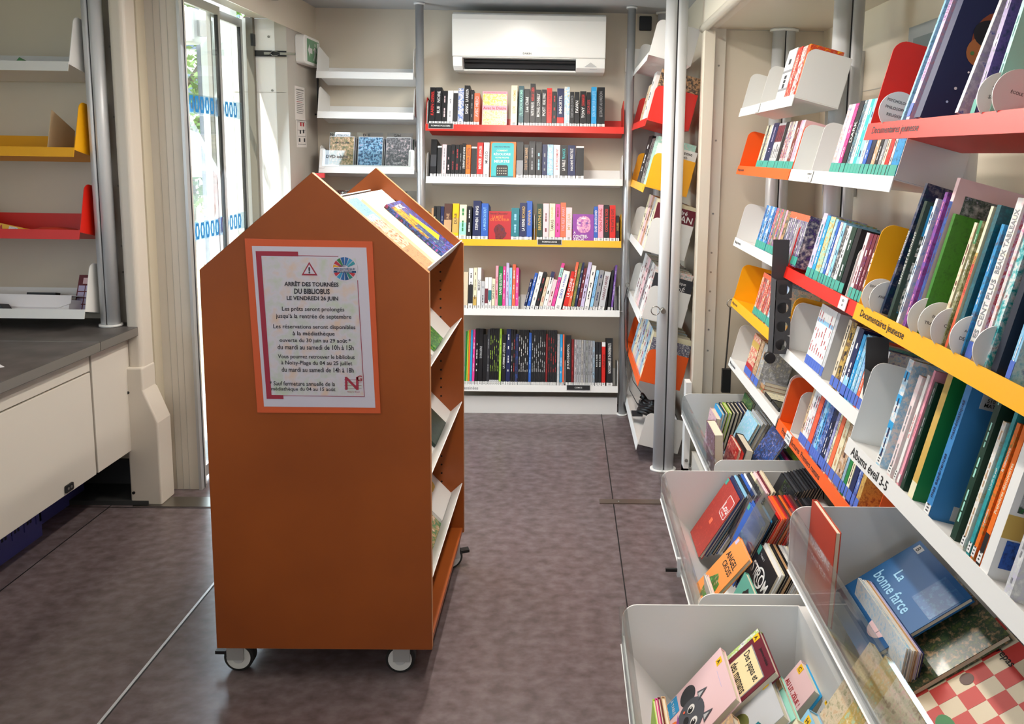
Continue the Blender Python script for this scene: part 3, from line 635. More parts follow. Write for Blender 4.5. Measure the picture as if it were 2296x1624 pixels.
def art_meurtre(b, w_, h):
    b.prism(rrect(.006, w_ - .012, .004, h - .006, .012), 'y', -.0005, 0, ink('turquoise'))
    TT(b, 'KRISTEN PERRIN', w_ * .46, h * .86, .008, 'navy', w_ * .6, 'fit'); TT(b, 'COMMENT', w_ * .46, h * .76, .009, 'cream'); TT(b, 'RÉSOUDRE', w_ * .46, h * .67, .016, 'white', w_ * .66, 'fit')
    TT(b, 'VOTRE PROPRE', w_ * .46, h * .57, .008, 'cream'); TT(b, 'MEURTRE', w_ * .46, h * .47, .016, 'white', w_ * .6, 'fit')
    b.prism([(w_ * .25, h * .08), (w_ * .7, h * .08), (w_ * .7, h * .33), (w_ * .66, h * .37), (w_ * .28, h * .37), (w_ * .25, h * .33)], 'y', -.001, -.0006, ink('black'))
    for i in range(5):
        for j in range(3): b.box(w_ * (.29 + .08 * i), w_ * (.32 + .08 * i), -.0014, -.0011, h * (.13 + .07 * j), h * (.16 + .07 * j), ink('cream'))
    b.box(.006, w_ - .012, -.0009, -.0006, .004, h * .08, ink('teal'))
face_book(FR, (720 - 72) / 1846, .142, .212, .03, 'orange', 'turquoise cover with white title facing out on the upper white rear shelf', 'thrillers on the upper white rear shelf', art_meurtre)
row(FR, """990 1060 790 black none [grey:.05:.5];1065 1115 820 black tan CE QU'IL FAUT|DE HAINE;1118 1185 785 black grey;1190 1250 790 black lightblue;1255 1305 820 navy grey;1308 1370 822 blue/lightblue/blue white IL ÉTAIT|DEUX FOIS~white;
1372 1438 825 white cherry À RETARDEMENT;1440 1515 828 black white LA FAILLE|FRANCK~turquoise;1518 1598 830 navy white INACHEVÉ|FRANCK THILLIEZ;1603 1685 840 white none [black:.07:.95] """, 1846, 72, 1155, 'upper white rear shelf', 'thrillers on the upper white rear shelf', end='after the face-out one', slope=.02)
FR = frame_back(XB, YB, RB['yellow'])
row(FR, """80 97 110 tan none;98 118 95 black cream;120 150 95 darkgreen none [black:.6:1] ;152 178 98 navy grey;180 240 75 brown tan [tan:.2:.55] DUNE;245 295 75 yellow brown [gold:.2:.6] DUNE;300 355 85 cream green [mint:.15:.5];360 395 97 black white;405 468 55 navy white STEPHEN|KING;470 525 75 blue lightblue LA MAISON DU BOUT""",
 1389, 52, 352, 'yellow rear shelf', 'teen novels on the yellow rear shelf', slope=.02)
def art_mort(b, w_, h):
    TT(b, 'LA MORT', w_ * .4, h * .8, .017, 'orange', w_ * .5, 'fit'); TT(b, "DE L'AUTEUR", w_ * .5, h * .71, .014, 'orange', w_ * .85, 'fit'); TT(b, 'Nnedi Okorafor', w_ * .45, h * .92, .011, 'black', w_ * .8, 'fit')
    pts = [(.32, 0), (.3, .2), (.22, .35), (.3, .48), (.45, .55), (.6, .5), (.72, .4), (.74, .3), (.82, .24), (.76, .12), (.66, .06), (.66, 0)]
    b.prism([(w_ * p, h * q + .003) for p, q in pts], 'y', -.0010, -.0006, cov('black/darkred/navy'))
face_book(FR, (530 - 52) / 1389, .124, .168, .02, 'cherry', 'red cover with a dark head silhouette facing out on the yellow rear shelf', 'teen novels on the yellow rear shelf', art_mort)
row(FR, """705 768 115 teal lightblue;770 830 75 navy white LA REINE|RICHARD~gold;822 868 60 blue gold INANNA""", 1389, 52, 368, 'yellow rear shelf', 'teen novels on the yellow rear shelf', end='past the red face-out cover', slope=0)
row(FR, """905 950 83 darkgreen gold BREATHLESS;953 1000 80 palepink maroon;1003 1048 80 cream brown TAMARIS|TOUJOURS~gold;1050 1088 85 magenta darkred;1090 1132 73 coral pink FIVE FEET APART;1133 1180 110 palepink tan MY DEAR""", 1389, 52, 362, 'yellow rear shelf', 'teen novels on the yellow rear shelf', end='past the white divider', slope=.01)
def art_contre(b, w_, h):
    b.prism(rrect(w_ * .2, w_ * .85, h * .32, h * .93, w_ * .3, 'abcd', 8), 'y', -.0008, -.0005, cov('violet/pink/violet/magenta'))
    for cx in (.34, .68): b.prism([(w_ * (cx - .09), h * .68), (w_ * cx, h * .645), (w_ * (cx + .09), h * .68), (w_ * cx, h * .72)], 'y', -.0014, -.001, ink('purple'))
    b.box(w_ * .42, w_ * .62, -.0014, -.001, h * .83, h * .88, ink('white'))
    TT(b, 'À', w_ * .1, h * .34, .015, 'white'); TT(b, 'CONTRE-', w_ * .38, h * .19, .02, 'white', w_ * .7, 'fit', y=-.0016); TT(b, 'SENS', w_ * .3, h * .06, .018, 'white', w_ * .5, 'fit', y=-.0016)
face_book(FR, (1185 - 52) / 1389, .119, .158, .02, 'violet', 'purple cover with a woman\'s face on the yellow rear shelf', 'teen novels on the yellow rear shelf', art_contre)
row(FR, """1352 1383 112 blue white SANS UN SECOND;1385 1427 98 pink cherry WON-PYUNG;1430 1472 98 black red CONCRETE ROSE;1475 1522 100 red black THE HATE U GIVE;1525 1550 180 black gold UGLIES""", 1389, 52, 385, 'yellow rear shelf', 'teen novels on the yellow rear shelf', end='after the purple cover', slope=0)
FR = frame_back(XB, YB, RB['white4'])
row(FR, """330 365 620 beige none;370 405 590 white black [black:.15:.6];408 435 587 cream brown [gold:.1:.3];438 467 585 white black MAROC;470 498 690 silver black;500 525 660 white none [maroon:.2:.65];527 552 660 white teal [teal:.3:.6];555 580 670 cream black SANS SUCRE;582 603 570 pink cherry;606 638 575 green white SANS GLUTEN;640 662 575 magenta white;
665 688 548 lavender purple;690 712 585 lightblue grey;715 740 560 coral white;742 765 585 magenta white""", 1389, 52, 905, 'middle white rear shelf', 'guides on the middle white rear shelf', noun='guide', d=.17, slope=.01)
row(FR, """803 820 665 navy white;826 849 618 blue white;855 888 612 white grey;893 918 610 black cherry;925 950 650 beige cherry;953 983 608 white black [navy:.85:1];985 1015 670 palepink darkred;1018 1043 538 magenta purple [mint:.7:.9];1048 1100 602 white blue DIKO|Le français;1112 1148 605 red white LA CUISINE""", 1389, 52, 912, 'middle white rear shelf', 'guides on the middle white rear shelf', noun='slanting guide', d=.17, lean=R(13), end='of the leaning run')
row(FR, """1152 1173 537 coral white;1178 1200 545 olive gold;1203 1220 540 navy white;1225 1247 585 maroon white;1250 1278 537 lavender black;1283 1318 563 white black;1325 1348 600 lightblue blue MON VOCABULAIRE;1352 1388 600 grey navy;1394 1442 612 silver maroon HARRAP'S ARABE""", 1389, 52, 918, 'middle white rear shelf', 'guides on the middle white rear shelf', noun='sloping guide', d=.17, lean=R(10), end='past the wide white one')
row(FR, """1470 1488 600 black none;1494 1510 560 purple lavender""", 1389, 52, 918, 'middle white rear shelf', 'guides on the middle white rear shelf', noun='end guide', d=.17, lean=R(6), end='against the white bookend')
FR = frame_back(XB, YB, RB['white5'])
sp = """340 352 1080 green none;354 364 1075 lime none;366 379 1070 orange none;381 397 1070 skyblue none;400 418 1068 magenta white;421 445 1058 black white;447 480 1060 black silver SORCIÈRE;483 512 1105 black none;514 535 1065 darkgrey grey;"""
for i in range(5): sp += f"{537 + i * 15} {551 + i * 15} 1058 black lime [silver:.02:.1] ;"
sp += """613 629 1060 lime green;633 665 1105 black white LA FEMME À L'ÉTOILE;668 703 1062 navy white;706 722 1065 black silver;724 740 1065 black cherry;742 764 1100 blue/navy/black none;"""
for i in range(5): sp += f"{767 + i * 16} {782 + i * 16} 1068 black white;"
sp += "850 869 1090 blue lightblue;"
for i in range(7): sp += f"{872 + i * 16} {887 + i * 16} 1068 black silver;"
sp += "986 1001 1100 darkred cherry;"
for i in range(4): sp += f"{1003 + i * 18} {1020 + i * 18} 1070 black cherry;"
sp += """1078 1097 1100 silver/grey none;1100 1119 1102 skyblue white;1122 1134 1102 coral none"""
row(FR, sp, 1389, 52, 1495, 'lowest rear shelf', 'black comics on the lowest rear shelf', noun='comic', d=.18, end='counted from the disc-rack pole', slope=.008)
sp = "1148 1190 1110 black white JE SUIS DEADPOOL;1193 1212 1140 darkred cherry;"
for i in range(9):
    c_ = ['palepink', 'silver', 'silver', 'beige', 'grey', 'olive', 'grey', 'silver', 'lightblue'][i]; sp += f"{1215 + i * 18.5} {1232 + i * 18.5} {1142 + i} {c_}/{'grey'}/{c_} darkgrey;"
sp += "1384 1407 1160 black white ROCK À NOIR;1409 1432 1160 black white ROCK À NOIR;1436 1466 1160 red black [white:.9:1] L'ÂGE D'OR;1475 1525 1128 black white NOUS SOMMES LES THUNDERBOLTS"
row(FR, sp, 1389, 52, 1505, 'lowest rear shelf', 'comics on the lowest rear shelf', noun='comic', d=.18, end='past the white divider')
# dividers and clip-on labels of the rear bookcase
def divider(M, x, h, d, label, col='white', disc=None, lip=None, face=None, group=None, y=.004, r_=.03):
    t = thing('book_divider', label, 'divider', M @ Matrix.Translation((x, y, 0)), group); m_ = SHF[col]
    b = MB()
    if disc is None: b.prism(rrect(0, d, 0, h, r_, 'd'), 'x', 0, .0018, m_); b.box(0, .05, .001, d * .8, 0, .0012, m_)
    else: b.prism([(.03, .001), (d, .001), (d, .05), (.03, .05)], 'x', 0.0002, .0018, m_)
    b.build('plate', t)
    if lip:
        b = MB(); b.box(.0, .05, -.0105, -.0085, -.030, .004, m_); b.box(0, .05, -.0105, .002, .0032, .0046, m_)
        for k, s_ in enumerate(lip.split('|')): TT(b, s_, .025, -.006 - k * .012, .007, 'darkgrey', .042, y=-.0109)
        b.build('lip_label', t)
    if disc is not None:
        b = MB(); b.prism([(.036 + .0415 * math.cos(a * math.pi / 20), .036 + .0415 * math.sin(a * math.pi / 20)) for a in range(40)], 'x', .0, .0022, SHW, M=Matrix.Translation((0, -.018, 0)))
        ls = disc.split('|')
        for k, s_ in enumerate(ls): b.text(s_, (.0026, .014, .04 + (len(ls) - 1) * .0075 - k * .015), (0, 1, 0), (0, 0, 1), .0062, ink('darkgrey'), w_=.052, bold=.01)
        b.build('disc', t)
    return t
def clip(M, x, text, label):
    t = thing('shelf_label', label, 'label', M @ Matrix.Translation((x, -.004, 0)))
    MB().box(0, .132, -.004, 0, -.018, .008, BLK).box(-.003, .135, -.0005, .0005, -.021, .010, ALU).build('holder', t)
    b = MB(); b.text(text, (.066, -.0046, -.005), (1, 0, 0), (0, 0, 1), .0085, ink('white'), w_=.11); b.build('lettering', t)
FR = frame_back(XB, YB, RB['red']); divider(FR, .004, .15, .12, 'small white divider at the pole end of the red rear shelf'); clip(FR, .018, 'ROMANS POLICIERS', 'black clip-on label reading crime novels on the red lip')
FR = frame_back(XB, YB, RB['yellow']); divider(FR, .600, .16, .12, 'white divider halfway along the yellow rear shelf'); clip(FR, .622, 'ROMANS ADOS', 'black clip-on label reading teen novels on the yellow lip')
FR = frame_back(XB, YB, RB['white4']); divider(FR, .516, .08, .12, 'small white bookend beside the magenta guide', r_=.02); divider(FR, 1.062, .16, .12, 'white bookend closing the middle white rear shelf')
FR = frame_back(XB, YB, RB['white5']); divider(FR, .784, .15, .12, 'white divider among the comics on the lowest rear shelf'); clip(FR, .797, 'COMICS', 'black clip-on label reading comics on the lowest lip')

# ------------------------------------------------------------------ aisle-side rows
def yx(px, X, z):
    k = (px - PX) / F; dz = z - H
    return ((c_right.x - k * c_fwd.x) * X + (c_right.z - k * c_fwd.z) * dz) / (k * c_fwd.y - c_right.y)
def side(X, Y0, z, spec, shelfname, group, d=.115, noun='volume', tag_='tealtag', end='from the far end', dflt=.178):
    M = frame_side(X, Y0, z); n = 0; sh = 0
    if X < .5:
        px_ = [float(q.split()[1]) for q in spec.strip().split(';') if q.split()]; sh = max(0, Y0 - yx(1270 + (max(px_) - 1270) * .955, X + .01, z) - .735)
    for it in spec.strip().split(';'):
        f = it.strip().split(None, 5)
        if not f: continue
        x0, x1, h, col, tc = float(f[0]), float(f[1]), float(f[2]) / 100, f[3], f[4]; title = f[5] if len(f) > 5 else None
        if X < .5: x0, x1, h = 1270 + (x0 - 1270) * .955, 1270 + (x1 - 1270) * .955, h * .87
        n += 1; a = Y0 - yx(x0, X + .01, z) - sh; c = Y0 - yx(x1, X + .01, z) - sh; bands = []
        if title and title.startswith('['):
            bs, title = title[1:].split(']'); title = title.strip() or None
            for q in bs.split(','): cc, p_, q_ = q.split(':'); bands.append((cc, float(p_), float(q_)))
        tl = f"{CN.get(tc, tc).replace(' ', '-')}-lettered " if tc != 'none' else ''
        book(M, a, max(.004, (c - a) * .97), h, d * random.uniform(.97, 1), col, 0, f"{cname(col)} {tl}{noun}, {ordw(n)} {end} on the {shelfname}", group, title=title, tc=tc, bands=bands, tag_=tag_ or None, name=kind_of(noun))
def series(x0, x1, n, h, cols, tcs, extra=''):
    w_ = (x1 - x0) / n; return ''.join(f"{x0 + i * w_:.1f} {x0 + (i + 1) * w_:.1f} {h} {cols[i % len(cols)]} {tcs[i % len(tcs)]} {extra};" for i in range(n))
side(.75, 3.27, 1.70, "1738 1757 19 white darkgrey [grey:.55:.6,grey:.2:.25] ;1758 1768 18.5 black/red/cream white PROMISED;1769 1779 18 green/white/red/darkgreen white;1780 1786 18 tan/red/yellow none", 'top manga shelf', 'thick volumes on the top manga shelf', tag_=None, noun='thick volume')
side(.75, 3.27, 1.455, series(1694, 1704, 3, 17.6, ['darkgrey/cream/black', 'silver/black/darkgrey'], ['grey']) + "1704.5 1707.5 17.6 white grey;1708 1719 18.2 navy lavender 11|BUNGO STRAY;" + series(1719.5, 1734, 4, 17.8, ['white/silver/grey'], ['black'], '[maroon:.6:.95]') + "1735 1741 18 black none;"
     + series(1741.5, 1753, 3, 17.8, ['grey/purple/cream/maroon', 'palepink/grey/red'], ['cherry']) + "1753.5 1758 17.8 white grey;" + series(1758.5, 1765, 2, 17.8, ['black/darkred/olive'], ['white']) + series(1765.5, 1775, 3, 17.8, ['pink', 'lavender', 'palepink'], ['grey']), 'orange manga shelf', 'mangas on the orange shelf', noun='manga')
side(.75, 3.27, 1.142, series(1693, 1714, 5, 17.6, ['white/blue/skyblue/blue', 'navy/white/skyblue/blue'], ['navy']) + series(1715, 1734, 4, 17.6, ['darkgrey/orange/blue/black', 'black/grey/olive/darkgrey'], ['silver']) + "1734.5 1738 17.6 pink maroon;1738.3 1744 17.4 olive/tan/darkgreen/grey none;"
     + series(1744.5, 1784, 11, 17.6, ['purple/navy/grey/white', 'navy/grey/purple/lavender'], ['white'], '[coral:.88:1]'), 'upper white manga shelf', 'mangas on the upper white manga shelf', noun='manga')
side(.75, 3.27, .872, series(1687, 1715, 8, 17.6, ['white/red/cream/grey', 'cream/darkgrey/coral/white', 'white/grey/red/white'], ['cherry'], '[coral:.9:1]') + series(1715.5, 1742, 7, 17.6, ['blue/white/lightblue/white', 'white/blue/grey/lightblue'], ['navy']), 'yellow manga shelf', 'mangas on the yellow shelf', noun='manga')
side(.75, 3.27, .60, "1668 1682 17.6 white/red/cream/tan none [cherry:.05:.3,gold:.7:.85] ;1683 1689 17.6 white/tan/black tan;1689.5 1697 17.6 cream/grey/white tan", 'lowest manga shelf', 'upright mangas on the lowest white manga shelf', noun='manga', tag_='bluetag')
# flat-lying volumes on the lowest manga shelf
M0 = frame_side(.75, 3.27, .60)
for i, (a, th, w_, l_, c, lab) in enumerate([(.31, .016, .17, .12, 'black/red/green/white', 'colourful'), (.30, .014, .18, .12, 'darkgrey/tan/black', 'brownish'), (.315, .014, .16, .12, 'silver/grey/darkgrey', 'greyish')]):
    zz = sum([.016, .014, .014][:i]); Mq = M0 @ Matrix.Translation((a, .02, zz + .001))
    r = thing('book', f'{lab} volume lying flat on the lowest manga shelf, {["under the two others", "between two others", "on top of the two others"][i]}', 'book', Mq, 'flat mangas')
    MB().box(0, w_, 0, l_, 0, .001, cov(c)).box(0, w_, 0, l_, th - .001, th, cov(c)).box(0, w_, 0, .001, .001, th - .001, cov(c)).build('cover', r); MB().box(.002, w_ - .002, .001, l_ - .002, .001, th - .001, PAGES).build('page_block', r)
for i, (a, c) in enumerate(((.50, 'grey/cream/darkgrey'), (.60, 'olive/black/grey'))):
    r = thing('dvd_case', f'flat film case on the lowest manga shelf, {["next to the flat volumes", "beside its aisle end"][i]}', 'film case', M0 @ Matrix.Translation((a, .02, .001)))
    bevel(MB().box(0, .09, 0, .12, 0, .013, BLK).build('case', r), .002); MB().box(.003, .087, .003, .117, .0132, .0138, cov(c)).build('cover_sleeve', r)
# group 2
X2, Y2 = .75, 2.495
side(X2, Y2, 1.455, series(1859, 1880, 3, 20.5, ['purple/silver/coral', 'lavender', 'black/magenta/navy'], ['white']) + "1881 1890 21 black white DARK;" + series(1891, 1925, 5, 21, ['lightblue/darkteal/white', 'white', 'turquoise', 'lightblue', 'turquoise/white/mint'], ['navy', 'grey', 'white']) +
     "1926 1933 19 blue white;1934 1943 18.5 black/navy none;1944 1952 18.5 grey/tan/white white;1953 1959 18 black silver;1960 1967 18 grey white;1968 1974 17.5 cream maroon;1975 1983 17.5 maroon/red/brown none;1984 1989 17 silver black;1990 2006 17 blue/skyblue/navy none", 'teal-tagged white shelf', 'teal-tagged books on the white shelf', noun='paperback', d=.13)
side(X2, Y2, 1.128, "1806 1814 21 white/lavender/grey teal;1815 1821 20.5 skyblue white;1822 1832 20.5 darkteal/mint/gold/darkteal none;1833 1838 20 navy/lightblue/white white;1839 1843 19.5 blue white;1844 1849 19.5 darkred/white/red white;1850 1855 19.5 lightblue navy;1856 1861 19 white/black/white black;1862 1868 19 white black;1869 1878 19 darkgreen silver;1879 1888 19 black none;" +
     "1900 1906 18.5 palepink maroon;1907 1914 18.5 purple/maroon/darkred white;1915 1921 18.5 maroon palepink;1922 1929 18.5 darkred/brown/cherry white;1930 1934 18 cream brown;1935 1939 18 tan none", 'red comic shelf', 'comic novels on the red shelf', noun='comic novel', d=.13)
side(X2, Y2, .857, series(1804, 1836, 7, 20, ['white'], ['cherry'], '[lightblue:.72:.78] ') + "1837 1842 20 silver white;1860 1866 20 beige black;1867 1876 20 olive/gold/black/tan black;1877 1882 19.5 white navy;1883 1892 19.5 navy white [lightblue:.1:.3] ;1893 1899 18.5 skyblue white;1900 1906 19 turquoise/lightblue/teal white;1907 1913 19 blue/lightblue/blue white;1914 1919 19 coral white;1920 1930 18.5 cream/white/cream grey;1931 1936 18.5 mint/turquoise none;1937 1942 18 lightblue/blue/white none;1943 1949 18 blue/white/lightblue none",
     'blue-tagged white shelf', 'blue-tagged books on the white shelf', noun='story book', tag_='bluetag', d=.13)
side(X2, Y2, .595, series(1790, 1805, 4, 19, ['cream/tan/white', 'white', 'lavender/white/palepink', 'purple/white/lavender'], ['navy', 'cherry']) + "1806 1813 19 red/coral/red none;" + series(1814, 1833, 5, 19, ['white/blue/grey', 'lightblue', 'white/skyblue/blue', 'grey/blue/white'], ['navy']) + series(1834, 1846, 3, 18.5, ['navy', 'blue/black/navy', 'lavender/blue'], ['white'])
     + "1847 1850 18.5 cream brown;1851 1857 18.5 orange/coral/orange none;1858 1866 18.5 beige/cream/gold tan;1867 1879 18 white/tan/darkgrey brown;1880 1884 17 lightblue/grey none;1885 1890 17 green none;1891 1896 17 cream brown;1897 1905 17 navy none;1906 1912 17 white/blue/maroon none;1913 1920 17 maroon/gold/maroon none",
     'orange first-reader shelf', 'blue-tagged readers on the orange shelf', noun='reader', tag_='bluetag', d=.13)
# group 0
for z, spec, sn in ((1.665, "1441 1446 23 orange/cream/tan cherry;1447 1453 29 white black", 'red end shelf'), (1.357, "1436 1443 29 black white;1444 1450 27 white/black/white black;1451 1456 28 palepink/mint/white none", 'yellow end shelf'),
        (1.055, series(1437, 1455, 5, 29, ['cream', 'palepink', 'white/tan/red', 'lightblue/white/tan'], ['black']), 'upper white end shelf'), (.73, series(1432, 1455, 6, 29, ['white', 'coral/white/black', 'palepink', 'white/grey/black'], ['maroon']), 'lower white end shelf'),
        (.42, series(1428, 1453, 8, 28, ['white/lightblue/silver', 'cream', 'lavender/white/grey'], ['navy', 'cherry']), 'orange end shelf')):
    side(.37, 4.27, z, spec, sn, 'albums on the ' + sn, d=.19, noun='album', tag_=None)
def cover_txt(lines):
    def f(b, t, d, h):
        for s_, y_, z_, hh, c in lines: b.text(s_, (t + .0006, y_ * d, z_ * h), (0, 1, 0), (0, 0, 1), hh, ink(c), al='c')
    return f
for z, col, ls, lab, hh in ((1.665, 'maroon/tan/black/brown', [], 'album with a brown photographic cover at the near end of the red end shelf', .24), (1.357, 'white/white', [('le vrai sexe', .62, .93, .016, 'black'), ('Élisabeth', .62, .84, .016, 'black')], 'white-covered album with black writing at the near end of the yellow end shelf', .21), (1.055, 'maroon', [('André', .6, .92, .02, 'white'), ('ALBAN', .6, .8, .03, 'white'), ('en France', .6, .66, .018, 'white')], 'maroon album with white title beside the thick pole', .235),
        (.73, 'darkgrey', [('Dominique', .6, .9, .018, 'white'), ('DADÉ', .6, .78, .03, 'white')], 'dark grey album with white title beside the thick pole', .225), (.42, 'white/navy/white', [], 'white album with navy specks at the near end of the orange end shelf', .22)):
    book(frame_side(.37, 4.27, z), .742, .012, hh, .19, col, 0, lab, None, tc='none', art=cover_txt(ls))
# dividers and lip labels between the poles
for X, Y0, z, px, lab, lip, h in ((.75, 3.27, 1.70, 1700, 'white divider beside the thick volumes on the top manga shelf', ' ', .165), (X2, Y2, 1.455, 1815, 'white divider with lip label before the purple paperback', 'ROMANS|10', .165),
      (X2, Y2, 1.128, 1890, 'white divider with lip label halfway on the red comic shelf', 'BD|10', .15), (X2, Y2, .595, 1768, 'white divider with lip label at the far end of the orange first-reader shelf', 'PREMIÈRES|LECTURES', .15)):
    divider(frame_side(X, Y0, z), Y0 - yx(px, X, z), h, .12, lab, lip=lip)
# ---- group 3: documentaries
X3, Y3 = .68, 1.70
def fit3(px, z): return Y3 - yx(px, X3 + .01, z)
def big(z, px, t, h, col, tc, label, title=None, d=.2, art=None, tag_=None, dt=0, y=.008, bands=(), th_=None, span=(.1, .95), lean=0, grp='large documentaries'):
    return book(frame_side(X3, Y3, z), fit3(px, z), t, h, d, col, lean, label, None, name='picture_book' if z < .9 else 'documentary_book', title=title, tc=tc, art=art, tag_=tag_, dt=dt, y=y, bands=bands, th_=th_, span=span)
def cov_art(fn):
    def f(b, t, d, h): fn(b, t + .0004, d, h)
    return f
def disk_on(b, x, y, z, r, c, n=20, sq=1.): b.prism([(y + r * math.cos(2 * math.pi * i / n), z + r * sq * math.sin(2 * math.pi * i / n)) for i in range(n)], 'x', x, x + .0004, c)
Z = 1.572
big(Z, 2018, .008, .29, 'teal/lightblue/teal', 'white', 'slim teal documentary leaning beside the religion disc', dt=R(3))
big(Z, 2030, .014, .34, 'pink/lavender/pink', 'violet', 'tall pink-spined album against the huge navy book', title='LES ÉTOILES|LE LIVRE DU CIEL', dt=R(3), tag_='bluetag')
def navy_art(b, x, d, h):
    for (y_, z_, r_, c_, q) in ((.75, .5, .05, '8a4326', 1.3), (.62, .42, .035, 'a86a3a', 1), (.66, .52, .04, '0a0d1c', .8)): disk_on(b, x, y_ * d * .5, z_ * h, r_ * .8, ink(c_), sq=q); x += .0005
    for y_, z_, r_, c_ in ((.35, .2, .003, 'e0e6f0'), (.45, .3, .002, 'e0e6f0'), (.55, .27, .006, 'd02860'), (.68, .22, .007, 'dfe6f5'), (.3, .12, .0025, 'a9c8f0'), (.4, .4, .004, '4a7a3a'), (.6, .7, .003, 'd0a040')): disk_on(b, x, y_ * d * .6, z_ * h, r_, ink(c_), 8)
big(Z, 2052, .026, .36, 'navy', 'none', 'huge navy picture album showing its cover on the topmost red shelf', art=cov_art(navy_art), d=.215, dt=R(3), y=.004)
big(Z, 2138, .010, .33, 'blue/white/silver/lavender', 'white', 'clear-wrapped blue album just past the huge navy one', title='LE SOUS-SOL DES MERVEILLES', dt=R(4), d=.2)
big(Z, 2175, .014, .24, 'navy/purple/navy', 'white', 'navy album behind the school-support disc', tag_='tealtag', d=.2)
big(Z, 2210, .010, .22, 'mint', 'teal', 'mint-spined book behind the school-support disc', d=.2)
Z = 1.162
def art_sport(b, x, d, h):
    b.box(x, x + .0005, .01, d - .01, h * .55, h * .97, cov('darkred/white/darkgreen/brown')); b.box(x, x + .0005, .01, d - .01, .02, h * .5, cov('green/white/darkgreen/skyblue')); b.box(x, x + .0008, .01, d * .5, h * .72, h * .97, ink('skyblue'))
def art_dandelion(b, x, d, h):
    disk_on(b, x, d * .34, h * .5, .016, cov('yellow/gold/yellow')); disk_on(b, x + .0003, d * .75, h * .57, .006, ink('yellow'))
    for k in range(12):
        a = k / 12; b.box(x, x + .0004, d * (.3 + .35 * a) - .0006, d * (.3 + .35 * a) + .0006, h * (.5 + .35 * math.sin(a * 1.6)), h * (.5 + .35 * math.sin(a * 1.6)) + .02, ink('lime'))
    disk_on(b, x, d * .45, h * .08, .05, ink('tan'), sq=.5)
def art_qu(b, x, d, h):
    for y_, z_ in ((.6, .9), (.3, .62), (.75, .45), (.5, .25)): disk_on(b, x, y_ * d, z_ * h, .012, ink('yellow'))
    b.text('QUIZ', (x + .001, d * .5, h * .76), (0, 1, 0), (0, 0, 1), .016, ink('cherry'))
def art_enf(b, x, d, h):
    b.text("L'ENFANCE", (x + .001, d * .62, h * .35), (0, .0, 1), (0, -1, 0), .016, ink('silver')); disk_on(b, x, d * .5, h * .32, .02, ink('tan'), sq=1.8); b.text('6', (x + .001, d * .3, h * .85), (0, 1, 0), (0, 0, 1), .02, ink('silver'))
big(Z, 1972, .010, .295, 'darkteal/navy/grey', 'white', 'tall dark teal documentary beside the nature discs', title='LES DINOSAURES', dt=R(2))
big(Z, 1990, .012, .262, 'black/darkgreen/black', 'white', 'black documentary with jungle photo cover behind the animals disc', title='SAUVAGE ET SURVIVANT', art=cov_art(art_sport))
big(Z, 2010, .010, .270, 'lightblue/white/skyblue', 'navy', 'light blue documentary beside the jungle photo cover', art=cov_art(lambda b, x, d, h: b.box(x, x + .0005, .01, d - .01, .01, h * .45, cov('darkgreen/mint/blue'))))
big(Z, 2024, .012, .285, 'navy/violet/blue', 'pink', 'navy and violet documentary before the dandelion cover', art=cov_art(lambda b, x, d, h: b.box(x, x + .0005, .01, d - .01, .01, h * .3, cov('orange/yellow/coral'))))
big(Z, 2038, .012, .315, 'palepink', 'maroon', 'tall pale pink album rising behind the dandelion cover', bands=[('blue/navy', 0, .85)], art=cov_art(lambda b, x, d, h: b.box(x, x + .0005, .02, d - .01, h * .5, h * .9, cov('silver/grey/darkgreen/lavender'))), d=.22)
big(Z, 2052, .010, .245, '2c6e1c/37801f/245c1a', 'none', 'green documentary with a dandelion cover on the big yellow shelf', art=cov_art(art_dandelion))
big(Z, 2098, .009, .235, 'beige/cream/tan', 'maroon', 'beige documentary next to the dandelion cover', tag_=None); big(Z, 2107, .009, .24, 'cream/olive/cream', 'white', 'cream documentary with green top behind the energy disc', bands=[('green', .82, 1)])
big(Z, 2119, .008, .268, 'cream', 'cherry', 'cream and red spined documentary behind the transport disc', bands=[('coral', 0, .6), ('gold', .6, .68)], title='LES GRANDS ANIMAUX')
big(Z, 2130, .012, .272, 'teal/darkteal/teal', 'none', 'teal quiz book with yellow dots on its cover', art=cov_art(art_qu))
big(Z, 2150, .009, .24, 'blue/skyblue/brown', 'white', 'blue and brown documentary behind the cooking disc')
big(Z, 2164, .020, .288, 'cream/white/palepink', 'grey', 'thick whitish album with lavender cover behind the leisure disc', title='LES CENT PLUS|BEAUX TABLEAUX', art=cov_art(lambda b, x, d, h: b.box(x, x + .0005, .005, d - .005, .01, h - .01, cov('lavender/cherry/lavender/lightblue'))), tag_='bluetag')
big(Z, 2190, .008, .262, 'coral/white/magenta', 'white', 'red and white spine next to the thick whitish album', title='JOUER AVEC LES FORMES')
big(Z, 2200, .014, .268, 'black/turquoise/white/maroon', 'none', 'spiral-patterned black and turquoise album behind the arts disc')
big(Z, 2222, .016, .265, '1a2030', 'none', 'midnight blue album with silver title on its cover near the arts disc', art=cov_art(art_enf), d=.22)
big(Z, 2258, .012, .235, 'skyblue/lightblue/blue', 'white', 'light blue book in front of the midnight blue one on the big yellow shelf', tag_='bluetag', y=-.0 + .006)
